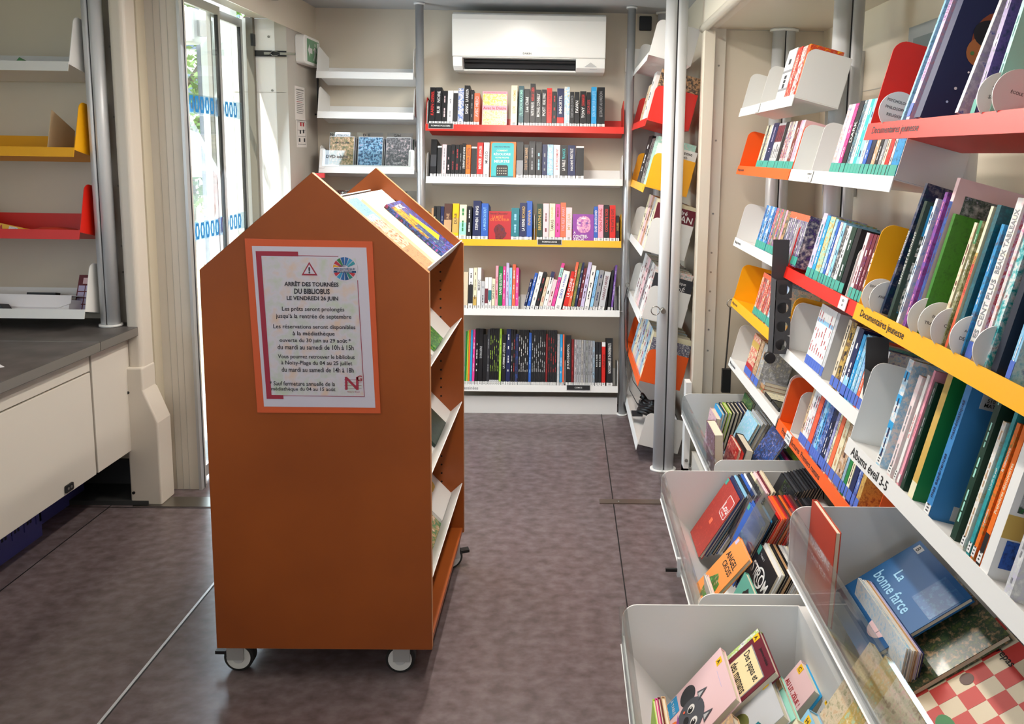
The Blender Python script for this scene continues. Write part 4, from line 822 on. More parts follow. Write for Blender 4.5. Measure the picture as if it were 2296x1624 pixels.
discs = [(1.572, 1990, 'PSYCHOLOGIE|PHILOSOPHIE|RELIGION', 'round white divider disc about religion on the topmost red shelf'), (1.572, 2215, 'SOUTIEN|SCOLAIRE', 'round white divider disc about school support'), (1.572, 2250, 'ÉCOLE', 'round white divider disc overlapping the school-support one'),
  (1.162, 1951, 'ENVIRONNEMENT|MILIEUX|NATURELS', 'round white divider disc about natural habitats'), (1.162, 1968, 'ANIMAUX', 'round white divider disc about animals'),
  (1.162, 2056, 'Corps|Santé|CORPS', 'round white divider disc about the body'), (1.162, 2080, 'ÉNERGIES|TRANSPORTS', 'round white divider disc about transport and energy'), (1.162, 2109, 'CUISINE', 'round white divider disc about cooking'),
  (1.162, 2152, 'ACTIVITÉS|DE LOISIRS', 'round white divider disc about leisure activities'), (1.162, 2205, 'ARTS', 'round white divider disc about arts')]
for z, px, tx_, lab in discs: divider(frame_side(X3, Y3, z), fit3(px, z), .1, .10, lab, disc=tx_, r_=.02, y=.004)
Z = .838; alb = 'picture books on the white shelf'
def art_sam(b, x, d, h): b.text('Sam', (x + .001, d * .55, h * .9), (0, 1, 0), (0, 0, 1), .026, ink('black'))
def art_imag(b, x, d, h):
    disk_on(b, x, d * .55, h * .5, .05, ink('c0502a'), sq=1.4); b.box(x + .0003, x + .0008, d * .3, d * .7, h * .72, h * .735, ink('black')); b.box(x + .0003, x + .0008, d * .2, d * .45, h * .86, h * .97, ink('white'))
    for k, s_ in enumerate(('AE', '410', 'LAN')): b.text(s_, (x + .0012, d * .325, h * (.95 - .033 * k)), (0, 1, 0), (0, 0, 1), .0075, ink('black'))
    b.box(x + .0003, x + .0008, d * .3, d * .75, .012, .035, ink('white'))
def art_blueA(b, x, d, h):
    b.prism([(d * .55, h * .38), (d * .95, h * .72), (d * .95, h * .64), (d * .66, h * .38)], 'x', x, x + .0004, ink('darkred')); b.prism([(d * (.72 + .24 * math.cos(a * .2618)), h * (.24 + .1 * math.sin(a * .2618))) for a in range(13)], 'x', x, x + .0004, ink('navy')); b.prism([(d * (.72 - .24 * math.cos(a * .2618)), h * (.225 - .06 * math.sin(a * .2618))) for a in range(13)], 'x', x, x + .0004, ink('navy'))
    b.box(x, x + .0005, d * .12, d * .3, h * .86, h * .99, ink('silver'))
    for k, s_ in enumerate(('AE', '510', 'MAT')): b.text(s_, (x + .001, d * .21, h * (.965 - .036 * k)), (0, 1, 0), (0, 0, 1), .0075, ink('black'))
    b.box(x, x + .0005, d * .2, d * .85, .006, .034, ink('silver')); b.box(x + .0006, x + .001, d * .35, d * .75, .012, .022, ink('black'))
def art_mon(b, x, d, h): b.text('Mon papa', (x + .001, d * .6, h * .83), (0, 1, 0), (0, 0, 1), .018, ink('mint')); [disk_on(b, x, d * u, h * v, .004, ink('mint'), 8) for u, v in ((.12, .95), (.2, .9), (.3, .96), (.15, .82), (.25, .86))]
def art_orca(b, x, d, h):
    b.box(x, x + .0004, .012, d - .012, h * .62, h * .8, cov('blue/tan/brown/green')); b.box(x, x + .0004, .012, d - .012, h * .44, h * .6, cov('green/darkgrey/silver/darkgreen')); b.box(x, x + .0004, 0, d, h * .27, h * .42, ink('gold')); b.box(x, x + .0004, .012, d - .012, h * .08, h * .26, cov('navy/blue/black'))
    b.text('Textes', (x + .001, d * .5, h * .37), (0, 1, 0), (0, 0, 1), .007, ink('brown')); b.text('Les animaux', (x + .001, d * .5, h * .33), (0, 1, 0), (0, 0, 1), .007, ink('brown'))
    b.box(x + .0005, x + .0008, d * .3, d * .8, h * .02, h * .09, ink('white')); b.box(x + .001, x + .0012, d * .5, d * .75, h * .035, h * .06, ink('black'))
big(Z, 1965, .022, .245, 'silver/lightblue/white/palepink', 'navy', 'clear-wrapped picture book with blue bands at the far end of the albums shelf', tag_='white', art=cov_art(art_sam), bands=[('skyblue', .35, .42), ('skyblue', .6, .67), ('skyblue', .82, .89)])
big(Z, 1990, .016, .225, 'palepink/white', 'grey', 'pale pink padded picture book beside the clear-wrapped one', tag_='white'); big(Z, 2004, .010, .235, 'white', 'red', 'white and red spined picture book on the albums shelf', title='Dis, Tyrex et Nous', tag_='white')
big(Z, 2012, .008, .25, 'pink', 'cherry', 'slim pink picture book on the albums shelf', title="C'est quoi les pourquoi", tag_='white'); big(Z, 2020, .012, .23, 'darkgreen', 'grey', 'dark green picture book between the pink and the yellow spine')
big(Z, 2037, .020, .285, 'green', 'none', 'green picture book with yellow spine and red disc on the cover', bands=[('gold', .12, 1), ('cream', 0, .12)], art=cov_art(art_imag), d=.21)
big(Z, 2079, .019, .262, '3d82bd', 'navy', 'blue picture book with a red letter stroke on its cover', art=cov_art(art_blueA), tag_='white', d=.2, y=.002, title='mes expériences|mathématiques')
big(Z, 2128, .016, .335, 'darkgreen', 'mint', 'tall dark green picture book rising behind the blue one', art=cov_art(art_mon), d=.22, y=.012)
big(Z, 2154, .010, .235, 'cream/white/gold', 'tan', 'cream picture book following the blue one on the albums shelf', tag_='white'); big(Z, 2168, .009, .265, 'turquoise/teal', 'white', 'turquoise spined picture book on the albums shelf', title='Le jardin de papi', tag_='white')
big(Z, 2178, .009, .245, 'olive/orange/olive', 'white', 'olive spined picture book on the albums shelf', title='La géométrie|la conscience', tag_='white'); big(Z, 2190, .011, .262, 'orange', 'cream', 'orange spined picture book on the albums shelf', title='Premières découvertes', tag_='white', bands=[('black', 0, .22)])
big(Z, 2208, .022, .265, 'white', 'none', 'white picture book with animal photos on its cover', art=cov_art(art_orca), d=.2, y=.0)
big(Z, 2262, .016, .245, 'white/silver/lavender', 'grey', 'pale grey picture book past the animal photo cover', y=.0, d=.2)

# ------------------------------------------------------------------ browser bins
def bin_(label, x0, x1, y0, y1, z, drop=.28, front=.08, legs=True):
    t = thing('browser_bin', label, 'book bin', (x0, y0, 0)); w_, l_ = x1 - x0, y1 - y0
    prof = [(0, z - front)] + [(.035 - .035 * math.cos(a * math.pi / 12), z - .035 + .035 * math.sin(a * math.pi / 12)) for a in range(7)] + [(w_, z), (w_, z - drop), (w_ * .35, z - drop), (.0, z - front - .02)]
    for nm, ya in (('end_panel', .001), ('end_panel', l_ - .004)):
        b = MB(); b.prism(prof, 'y', ya, ya + .003, SHW); b.build(nm, t)
    MB().box(w_ - .003, w_, .004, l_ - .004, z - drop, z, SHW).box(w_, w_ + .035, .004, l_ - .004, z - .003, z, SHW).build('back_panel', t)
    b = MB(); b.prism([(0, z - front - .02), (w_ * .35, z - drop), (w_, z - drop), (w_, z - drop - .004), (w_ * .35 - .002, z - drop - .004), (-.003, z - front - .022)], 'y', .004, l_ - .004, SHW); b.box(0, .006, .004, l_ - .004, z - front - .02, z - front, SHW); b.build('trough', t)
    b = MB(); b.prism([(-.004, z - front), (-.010, z - .015), (-.008, z - .004), (.004, z), (.010, z - .006), (.004, z - .012), (0, z - .02), (.002, z - front)], 'y', .006, l_ - .006, ACR); b.build('clear_front', t)
    return t
B1, B2, B3, B4 = .425, .42, .425, .69
bin_('white bin of film cases and thick books by the opening post', .543, .93, 2.55, 3.30, B1)
bin_('white bin of comics with the red-covered one at its far end', .344, .80, 1.735, 2.47, B2)
bin_('white bin of toddler board books with yellow stickers', .151, .578, .93, 1.685, B3)
bin_('raised white bin holding large blue and gingham picture books', .537, .90, .85, 1.66, B4, drop=.30, front=.135)
# plinths carrying the bins
BP = mat('base_cupboard_white', 'cfcac0', .45)
for i, (x0, x1, y0, y1, z, lab) in enumerate(((.60, 1.12, 2.50, 3.33, .144, 'white base cupboard under the film-case bin'), (.55, 1.12, 1.74, 2.48, .135, 'white base cupboard under the comics bin'), (.42, .70, .93, 1.68, .14, 'white base cupboard under the board-book bin'))):
    r = thing('base_cupboard', lab, 'cupboard', ((x0 + x1) / 2, (y0 + y1) / 2, 0)); hx, hy = (x1 - x0) / 2, (y1 - y0) / 2
    bevel(MB().box(-hx + .02, hx, -hy, hy, 0, z, BP).build('body', r)); MB().box(-hx, -hx + .019, -hy + .004, hy - .004, .01, z - .004, BP).build('door', r)
r = thing('base_cupboard', 'tall white base cupboard under the raised bin', 'cupboard', (.93, 1.27, 0)); MB().box(-.19, .19, -.41, .39, 0, .383, BP).build('body', r); MB().box(-.2, -.191, -.40, .38, .01, .38, BP).build('door', r)
b = MB(); b.box(-.012, .012, -.03, .03, 0, .47, SHW); b.box(-.012, .05, -.03, .03, 0, .06, ALUP)
r = thing('bin_bracket', 'white upright bracket on the floor at the post end of the bins', 'bracket', (.575, 3.345, 0)); b.build('upright', r); MB().cyl((-.0, .10), .008, -.036, -.031, 'y', STEEL, 10).cyl((.02, .06), .008, -.036, -.031, 'y', STEEL, 10).build('screw', r)
r = thing('bin_latch', 'small black-tipped latch under the front of the comics bin', 'latch', (.344, 2.0, .385)); MB().box(-.045, -.003, -.004, .004, -.06, -.052, BLK).build('lever', r); MB().box(-.012, -.003, -.006, .006, -.075, -.02, ALUP).build('bracket', r)

def bb(px, py, Yf, w_, L, tilt, th, col, label, group=None, art=None, spine=None, name='book', dx=0, lean=0):
    if name == 'book': name = 'board_book' if 'board book' in label else 'picture_book'
    p = at(px, py, Y=Yf); a = R(tilt)
    return face_book(frame_side(p.x + dx - L * math.sin(a), Yf, p.z - L * math.cos(a), a), 0, w_, L, th, col, label, group, art, y=0, name=name, spine=spine, lean=lean)
def fill(px, py, Yf, w_, L, tilt, th, cols, lab, group, px1, py1, name='book', tc=None):
    n = len(cols); th = min(th, abs(px1 - px) / max(1, n - 1) * Yf / F * math.cos(R(tilt)) * .94)
    for i, c in enumerate(cols):
        k = i / max(1, n - 1); q = ['', 'second', 'third', 'fourth', 'fifth', 'sixth', 'seventh', 'eighth', 'ninth', 'tenth', 'eleventh', 'twelfth'][i]
        bb(px + (px1 - px) * k, py + (py1 - py) * k, Yf - random.uniform(0, .008), w_ * random.uniform(.96, 1), L, tilt, th, c, f"{cname(c)} {lab}, {q + ' from the aisle' if q else 'closest to the aisle'}".replace('closest to the aisle', 'first from the aisle'), group, name=name)
YT = ink('yellow')
def sticker(b, w_, h, ch, x=.01, z=None, c='yellow', s_=.018):
    z = h - .014 if z is None else z
    b.box(x - s_ / 2, x + s_ / 2, -.0005, 0, z - s_ / 2, z + s_ / 2, ink(c)); TT(b, ch, x, z, s_ * .6, 'black', y=-.0009)
# board-book bin
def art_racc(b, w_, h):
    G = ink('4c4f57'); G2 = ink('2f3238')
    def el(cx, cz, rx, rz, c, y): b.prism([(cx * w_ + rx * w_ * math.cos(.2618 * i), cz * h + rz * h * math.sin(.2618 * i)) for i in range(24)], 'y', y - .0003, y, c)
    el(.22, .42, .16, .12, G2, -.0003)
    el(.58, .40, .27, .21, G, -.0008)
    for cx in (.40, .80): b.prism([(w_ * (cx - .08), h * .56), (w_ * (cx + .07), h * .55), (w_ * cx, h * .70)], 'y', -.0016, -.0012, G); b.prism([(w_ * (cx - .04), h * .57), (w_ * (cx + .035), h * .565), (w_ * cx, h * .65)], 'y', -.002, -.0017, ink('silver'))
    for cx in (.48, .70): el(cx, .43, .065, .055, ink('white'), -.0016); el(cx + .01, .42, .042, .038, ink('black'), -.0021); el(cx - .005, .435, .012, .01, ink('white'), -.0026)
    el(.58, .33, .055, .04, ink('black'), -.0018); el(.43, .33, .02, .015, ink('coral'), -.0018)
    el(.55, .14, .16, .10, ink('orange'), -.0005); b.prism([(w_ * .35, h * .24), (w_ * .75, h * .22), (w_ * .6, h * .14)], 'y', -.0012, -.001, ink('violet'))
    b.box(0.003, w_ * .30, -.0011, -.0008, .01, h * .27, ink('skyblue')); b.text('À TABLE', (w_ * .16, -.0015, h * .2), (1, 0, 0), (0, 0, 1), .011, ink('white'), w_=w_ * .26); b.text('MOUSTACHE', (w_ * .16, -.0015, h * .1), (1, 0, 0), (0, 0, 1), .009, ink('white'), w_=w_ * .26)
    sticker(b, w_, h, 'A', w_ * .2, h * .93); b.box(w_ * .32, w_ * .62, -.0006, -.0001, h * .87, h * .874, ink('lavender'))
bb(1615, 1452, 1.62, .165, .215, 39, .016, 'palepink', 'pale pink board book with a grey raccoon on its cover', art=art_racc, spine='palepink')
def art_papas(b, w_, h):
    b.box(0.001, .014, -.0004, 0, 0, h, cov('white/lime/white/grey'))
    b.box(w_ * .2, w_ * .93, -.0005, 0, h * .36, h * .84, ink('grey')); b.box(w_ * .215, w_ * .915, -.0009, -.0005, h * .375, h * .825, ink('ecd9a8'))
    TT(b, 'Des papas et', w_ * .565, h * .71, .024, 'black', w_ * .62, 'fit', y=-.0013); TT(b, 'des mamans', w_ * .565, h * .50, .022, 'black', w_ * .62, 'fit', y=-.0013); TT(b, 'Jeanne Ashbé', w_ * .6, h * .93, .010, 'black', y=-.0009)
    sticker(b, w_, h, 'A', .022, h * .93)
bb(1699, 1409, 1.62, .147, .175, 44, .018, 'maroon', 'maroon board book with a cream title panel reading about dads and mums', art=art_papas, spine='white/lime/grey')
def art_B(b, w_, h): sticker(b, w_, h, 'B', w_ * .15, h * .9); b.prism([(w_ * (.5 + .22 * math.cos(.3 * i)), h * (.35 + .16 * math.sin(.3 * i))) for i in range(21)], 'y', -.0006, -.0001, ink('olive')); TT(b, 'chouette', w_ * .5, h * .15, .01, 'darkgrey', w_ * .4)
bb(1722, 1512, 1.50, .12, .16, 44, .022, 'silver', 'grey board book with an owl eye below the maroon one', art=art_B)
bb(1742, 1508, 1.52, .135, .17, 44, .02, 'mint', 'sage green rounded board book beneath the grey owl one'); bb(1718, 1452, 1.60, .13, .165, 44, .012, 'darkteal/tan/darkgreen', 'worn dark board book squeezed behind the maroon one')
def art_zel(b, w_, h):
    sticker(b, w_, h, 'C', .02, h * .93)
    b.text('AU LIT, ZÉLIE !', (w_ * .5, -.0008, h * .66), (1, 0, 0), (0, 0, 1), .018, ink('cherry'), w_=w_ * .85); disk = [(w_ * (.5 + .3 * math.cos(.3 * i)), h * (.28 + .2 * math.sin(.3 * i))) for i in range(21)]; b.prism(disk, 'y', -.0005, 0, ink('tan'))
bb(1795, 1480, 1.60, .10, .155, 36, .034, 'palepink', 'thick pinkish board book with red bedtime title', art=art_zel)
def art_soleil(b, w_, h):
    sticker(b, w_, h, 'C', .016, h * .94); b.prism([(w_ * (.55 + (.40 + .04 * (i % 2)) * math.cos(.2094 * i)), h * (.42 + (.36 + .04 * (i % 2)) * math.sin(.2094 * i))) for i in range(30)], 'y', -.0005, 0, ink('yellow')); TT(b, 'soleil', w_ * .5, h * .45, .016, 'brown', y=-.0009)
bb(1820, 1474, 1.60, .105, .155, 33, .022, 'skyblue', 'blue board book with a big yellow sun', art=art_soleil)
bb(1884, 1497, 1.56, .17, .20, 20, .014, 'red', 'plain red board book leaning against the bin back', art=lambda b, w_, h: sticker(b, w_, h, 'H', .016, h * .91))
def art_spk(b, w_, h):
    sticker(b, w_, h, 'H', .016, h * .92)
    for k in range(24): x = (k * .618 % 1) * w_ * .9 + .005; z = (k * .377 % 1) * h * .8 + .01; b.box(x, x + .0018, -.0005, 0, z, z + .002, ink('darkgrey'))
    for u, v in ((.3, .75), (.62, .72)): b.box(w_ * u, w_ * u + .012, -.0005, 0, h * v, h * v + .008, ink('coral'))
bb(1858, 1550, 1.48, .16, .2, 24, .03, 'silver', 'speckled light grey board book before the plain red one', art=art_spk)
bb(1812, 1590, 1.40, .12, .17, 30, .025, 'lightblue', 'light blue board book below the pinkish bedtime one', art=lambda b, w_, h: sticker(b, w_, h, 'H', .02, h * .92)); bb(1785, 1612, 1.36, .12, .17, 30, .025, 'cream', 'cream board book at the lower end of the toddler bin', art=lambda b, w_, h: sticker(b, w_, h, 'H', .02, h * .92))
for i, (px, c, l_) in enumerate(((1463, 'lime', 'lime'), (1468, 'magenta', 'magenta'), (1474, 'darkred', 'dark red'), (1482, 'tan', 'tan'))): bb(px, 1568 - i * 2, 1.45, .14, .16, 2, .006 if i < 3 else .009, c, f'thin {l_} book standing against the clear front of the toddler bin')
bb(1640, 1600, 1.38, .14, .18, 40, .02, 'cream/tan/grey', 'patterned board book low beneath the raccoon one'); bb(1700, 1618, 1.36, .14, .17, 42, .02, 'teal', 'teal board book beneath the owl one')
# comics bin
def art_lou(b, w_, h):
    b.prism(rrect(w_ * .56, w_ * .94, h * .60, h * .9, .008), 'y', -.0006, 0, ink('white')); b.prism(rrect(w_ * .575, w_ * .925, h * .61, h * .89, .007), 'y', -.0009, -.0006, ink('b8352c')); TT(b, 'Lou', w_ * .75, h * .74, .026, 'white', y=-.0013)
    TT(b, 'Sonata', w_ * .75, h * .65, .008, 'white', y=-.0013); b.box(w_ * .44, w_ * .56, -.0006, 0, h * .38, h * .46, ink('coral')); b.box(.002, .02, -.0006, 0, h * .9, h * .99, ink('tealtag'))
bb(1634, 1070, 2.43, .165, .235, 32, .012, 'b03428/a02a20/c24534', 'red comic with a mottled cover and white short title', art=art_lou, group='comics in the comics bin', name='comic_book')
fill(1641, 1066, 2.43, .165, .23, 30, .010, ['navy', 'lightblue', 'black', 'blue', 'white', 'darkgrey', 'cream', 'palepink', 'maroon', 'beige'], 'comic behind the mottled red one', 'comics in the comics bin', 1706, 1054, 'comic_book')
def art_bat(b, w_, h):
    b.prism([(w_ * .5, h * .1), (w_ * .7, h * .22), (w_ * .5, h * .34), (w_ * .3, h * .22)], 'y', -.0005, 0, ink('cream')); TT(b, 'Magic Seven', w_ * .5, h * .58, .016, 'lightblue', w_ * .8); b.box(.002, .02, -.0005, 0, h * .9, h * .98, ink('tealtag'))
bb(1681, 1126, 2.20, .15, .205, 22, .01, 'blue', 'blue comic with a cream diamond on its cover', art=art_bat, name='comic_book')
fill(1688, 1122, 2.20, .15, .205, 24, .008, ['blue', 'navy', 'skyblue'], 'comic behind the blue diamond one', 'comics in the comics bin', 1702, 1117, 'comic_book')
fill(1712, 1112, 2.19, .15, .205, 26, .010, ['black', 'red', 'coral', 'orange', 'cherry', 'brown', 'orange', 'darkred', 'red', 'maroon', 'brown', 'black'], 'comic of the red and orange series', 'red and orange comic series', 1775, 1108, 'comic_book')
def art_angel(b, w_, h):
    TT(b, 'ANGEL', w_ * .48, h * .74, .02, 'black', w_ * .72, 'fit'); TT(b, 'CROSS', w_ * .55, h * .62, .018, 'black', w_ * .6, 'fit'); b.prism([(w_ * (.55 + .3 * math.cos(.4 * i)), h * (.26 + (.16 + .03 * (i % 3)) * math.sin(.4 * i))) for i in range(16)], 'y', -.0006, 0, cov('lime/green/olive/cream')); b.box(.006, .02, -.0006, 0, h * .9, h * .98, ink('lavender'))
bb(1657, 1203, 2.05, .125, .20, 39, .012, 'e8964c', 'light orange comic with a green creature on its cover', art=art_angel, name='comic_book')
def art_soupe(b, w_, h): b.prism([(w_ * (.5 + .2 * (1 + .15 * (i % 2)) * math.cos(.35 * i)), h * (.62 + .3 * (1 + .1 * (i % 2)) * math.sin(.35 * i))) for i in range(18)], 'y', -.0005, 0, ink('black')); TT(b, 'SOUPE', w_ * .5, h * .68, .014, 'mint', w_ * .35, y=-.0009); TT(b, 'AUX OS', w_ * .5, h * .56, .014, 'mint', w_ * .35, y=-.0009)
bb(1670, 1283, 1.90, .135, .19, 24, .012, '5fa796', 'sea green comic with a black blob emblem', art=art_soupe, name='comic_book')
def art_strom(b, w_, h):
    TT(b, 'STROM', w_ * .5, h * .72, .034, 'white', w_ * .82, 'fit'); b.prism([(w_ * (.52 + .2 * math.cos(.3 * i)), h * (.72 + .13 * math.sin(.3 * i))) for i in range(21)] + [(w_ * (.52 + .17 * math.cos(.3 * i)), h * (.72 + .105 * math.sin(.3 * i))) for i in range(20, -1, -1)], 'y', -.001, -.0006, ink('white')); TT(b, 'Tome 1', w_ * .3, h * .92, .008, 'silver'); b.box(.002, .022, -.0005, 0, h * .88, h * .99, ink('tealtag')); b.box(w_ * .1, w_ * .9, -.0004, 0, h * .05, h * .25, cov('black/tan/brown/black'))
bb(1706, 1218, 1.985, .165, .21, 24, .010, 'black', 'black comic with a large white storm title', art=art_strom, name='comic_book')
fill(1716, 1217, 1.985, .165, .21, 24, .0075, ['white', 'cream', 'black', 'tan', 'black', 'white', 'silver', 'white', 'beige', 'white', 'silver'], 'thin comic behind the storm one', 'thin comics behind the storm one', 1776, 1226, 'comic_book')
fill(1752, 1060, 2.40, .15, .19, 26, .008, ['black', 'darkgrey', 'black', 'black', 'darkgrey', 'black', 'black', 'darkgrey', 'black', 'black'], 'film case in the far corner of the comics bin', 'black film cases in the comics bin', 1812, 1046, 'dvd_case')
fill(1772, 1120, 2.20, .15, .19, 26, .008, ['darkgrey', 'black', 'brown', 'black', 'darkgrey', 'black', 'black'], 'film case behind the orange comic series', 'dark cases behind the orange series', 1812, 1114, 'dvd_case')
for i, (px, py, Yf, tx_, lab) in enumerate(((1697, 1072, 2.26, 'C/B', 'clear index tab reading C/B between the comics'), (1760, 1075, 2.27, 'BD', 'clear index tab before the black film cases'), (1795, 1222, 1.93, 'S/T', 'clear index tab behind the thin comics'), (1712, 1100, 2.10, 'B', 'clear index tab beside the blue diamond comic'))):
    p = at(px, py, Y=Yf); M = frame_side(p.x - .2 * math.sin(R(26)), Yf, p.z - .2 * math.cos(R(26)), R(26)); r = thing('index_tab', lab, 'index tab', M)
    MB().box(0, .13, 0, .0015, 0, .2, PLS).build('clear_card', r); q = MB(); TT(q, tx_, .035, .18, .02, 'black', y=-.0007); q.build('lettering', r)
for i, (px, py, c, l_) in enumerate(((1578, 1287, 'silver', 'pale'), (1584, 1290, 'palepink', 'pinkish'))): bb(px, py, 2.0, .20, .15, -4, .006, c, f'thin {l_} comic standing against the clear front of the comics bin', name='comic_book')
# film-case bin
g = 'black cases in the film-case bin'
bb(1604, 904, 3.20, .14, .19, 12, .013, 'skyblue', 'black-edged case with bright blue cover in the film-case bin', name='dvd_case')
fill(1612, 902, 3.20, .14, .19, 14, .013, ['black', 'lime', 'black', 'darkgrey', 'black', 'navy', 'black'], 'case in the first rank of the film-case bin', g, 1660, 900, 'dvd_case')
bb(1592, 914, 3.05, .13, .17, 8, .02, 'maroon/palepink/violet', 'reddish case beside the bright blue one')
bb(1670, 880, 3.22, .15, .2, 16, .012, 'green/darkgreen/lime', 'green case leaning at the strap end of the film-case bin', name='dvd_case')
bb(1676, 918, 3.00, .17, .21, 26, .013, 'white/lightblue/mint', 'white case with a pale landscape cover', name='dvd_case'); fill(1688, 917, 3.00, .17, .2, 26, .013, ['silver', 'grey', 'white', 'darkgrey', 'black', 'darkgrey'], 'case behind the pale landscape one', 'cases behind the pale landscape one', 1730, 925, 'dvd_case')
bb(1584, 942, 2.85, .16, .17, -2, .034, 'lavender/maroon/grey', 'thick paperback with purple page edges at the clear front'); bb(1650, 970, 2.80, .17, .17, 14, .03, 'black', 'thick black paperback leaning in the middle of the film-case bin', art=lambda b, w_, h: b.box(.01, w_ - .01, -.0004, 0, .02, h - .02, cov('black/red/darkred')))
bb(1637, 975, 2.82, .15, .16, 14, .012, 'black/red/cream', 'red and black patterned paperback by the thick black one')
bb(1733, 952, 2.74, .17, .21, 32, .008, 'purple/darkgrey/blue/yellow', 'colourful case in a clear sleeve at the aisle end of the film-case bin', name='dvd_case'); fill(1722, 1012, 2.68, .12, .16, 28, .012, ['yellow', 'silver', 'skyblue', 'magenta', 'black', 'lime', 'cream'], 'case under the clear sleeve', 'cases under the clear sleeve', 1775, 1000, 'dvd_case')
# raised bin
def art_bonne(b, w_, h):
    TT(b, 'La', w_ * .3, h * .66, .024, 'lightblue'); TT(b, 'bonne farce', w_ * .42, h * .52, .028, 'lightblue', w_ * .66, 'fit'); b.prism([(w_ * (.74 + .13 * math.cos(.3 * i)), h * (.27 + .125 * math.sin(.3 * i))) for i in range(21)], 'y', -.0006, 0, ink('palepink'))
    b.prism([(w_ * (.74 + .05 * math.cos(.4 * i)), h * (.28 + .035 * math.sin(.4 * i))) for i in range(16)], 'y', -.0012, -.0008, ink('grey')); b.box(w_ * .78, w_ * .785, -.0012, -.0008, h * .2, h * .3, ink('grey'))
    b.box(w_ * .62, w_ * .98, -.0004, 0, h * .62, h * .95, cov('1f5c92/17588f/3a7cae')); b.box(.012, .036, -.0005, 0, h * .9, h * .97, ink('silver')); b.text('B', (.024, -.0009, h * .935), (1, 0, 0), (0, 0, 1), .013, ink('black'))
bb(2063, 1212, 1.60, .22, .25, 56, .012, '15568c', 'large deep blue picture book with a small mouse in an oval', art=art_bonne)
bb(2120, 1290, 1.50, .20, .25, 56, .014, 'olive/darkgreen/tan', 'large olive picture book tucked under the deep blue one', dx=.02)
def art_ging(b, w_, h):
    nx, nz = 7, 7
    for i in range(nx):
        for j in range(nz):
            if (i + j) % 2 == 0: b.box(w_ * i / nx, w_ * (i + 1) / nx, -.0004, 0, h * j / nz, h * (j + 1) / nz, ink('c23a34'))
    b.prism([(w_ * (.35 + .05 * math.cos(.4 * i)), h * (.55 + .05 * math.sin(.4 * i))) for i in range(16)], 'y', -.0009, -.0005, ink('brown')); b.prism([(w_ * (.6 + .1 * math.cos(.4 * i)), h * (.25 + .06 * math.sin(.4 * i))) for i in range(16)], 'y', -.0009, -.0005, ink('green'))
    TT(b, 'Le repas', w_ * .3, h * .85, .02, 'black', y=-.0009)
bb(2235, 1385, 1.37, .26, .27, 58, .012, 'beige', 'large gingham picture book in red and cream squares', art=art_ging)
for i, (px, py, c, l_) in enumerate(((1924, 1296, 'lightblue/white/lightblue', 'mottled light blue'), (1934, 1300, 'white', 'white'), (1940, 1301, 'tan', 'tan-backed'), (1946, 1303, 'lavender', 'lavender'), (1952, 1306, 'navy', 'navy'))): bb(px, py, 1.56, .24, .19, 8, .007, c, f'{l_} picture book standing against the clear front of the raised bin')
bb(1821, 1120, 1.65, .155, .22, 2, .012, 'b8402c', 'brick red album leaning at the far corner of the raised bin', art=lambda b, w_, h: (TT(b, 'NASREDDINE', w_ * .5, h * .6, .018, 'palepink', w_ * .8, 'fit'), TT(b, 'SANS PEUR', w_ * .5, h * .45, .014, 'palepink')))
for i, (px, py, c, l_) in enumerate(((1950, 1440, 'tan/beige/olive', 'sand patterned'), (1985, 1470, 'mint/gold/cream', 'green and gold patterned'), (2010, 1520, 'pink/cream/maroon', 'rosy patterned'))): bb(px, py, 1.36 - .06 * i, .16, .18, 30, .012, c, f'{l_} picture book low behind the clear front of the raised bin')

# ------------------------------------------------------------------ trolley contents
def tb(x0z, x1z, y, w_, h, th, col, label, art=None, off=0):
    """book lying on a sloped shelf whose surface runs from bottom point x1z up to x0z (x,z), facing +X"""
    dx, dz = x0z[0] - x1z[0], x0z[1] - x1z[1]; L_ = math.hypot(dx, dz); u = (dx / L_, dz / L_); n = (-u[1] * -1, -u[0] * -1) if False else (u[1], -u[0])
    if n[0] < 0: n = (-n[0], -n[1])
    o = Vector((CX + x1z[0] + n[0] * (off + th + .001), y, x1z[1] + n[1] * (off + th + .001)))
    M = Matrix(((0, -n[0], u[0], o.x), (1, 0, 0, o.y), (0, -n[1], u[1], o.z), (0, 0, 0, 1)))
    return face_book(M, 0, w_, h, th, col, label, 'titles displayed on the orange trolley', art, y=0)
top, bot = (.02, 1.366), (.262, 1.158)
def art_angevin(b, w_, h): TT(b, 'LES ANGES', w_ * .5, h * .72, .022, 'palepink', w_ * .8, 'fit'); TT(b, 'DE LA NUIT', w_ * .5, h * .62, .018, 'palepink', w_ * .8, 'fit')
def art_top(b, w_, h): b.box(.002, w_ - .002, -.0004, 0, h * .68, h * .99, cov('blue/lightblue/navy')); art_angevin(b, w_, h); b.box(.002, w_ - .002, -.0004, 0, .003, h * .3, cov('coral/tan/brown'))
tb(top, bot, TY + .03, .225, .30, .012, 'tan/cream/coral/brown', 'comic with blue top and sandy cover on the trolley roof rack', art_top)
tb(top, bot, TY + .30, .21, .29, .010, 'cream', 'plain cream backed book behind the racing comic on the trolley roof rack')
def art_race(b, w_, h):
    b.box(w_ * .05, w_ * .45, -.0004, 0, h * .3, h * .93, cov('magenta/yellow/black/magenta')); b.box(w_ * .2, w_ * .7, -.0006, -.0002, h * .1, h * .55, cov('blue/navy/lightblue')); b.prism([(w_ * .5, h * .2), (w_ * .85, h * .25), (w_ * .6, h * .75), (w_ * .45, h * .7)], 'y', -.001, -.0007, ink('yellow'))
    TT(b, 'MICHEL', w_ * .5, h * .9, .02, 'white', y=-.0012)
tb(top, bot, TY + .405, .21, .24, .012, 'magenta/blue/black/magenta', 'racing comic in magenta and blue on the trolley roof rack', art_race, off=.011)
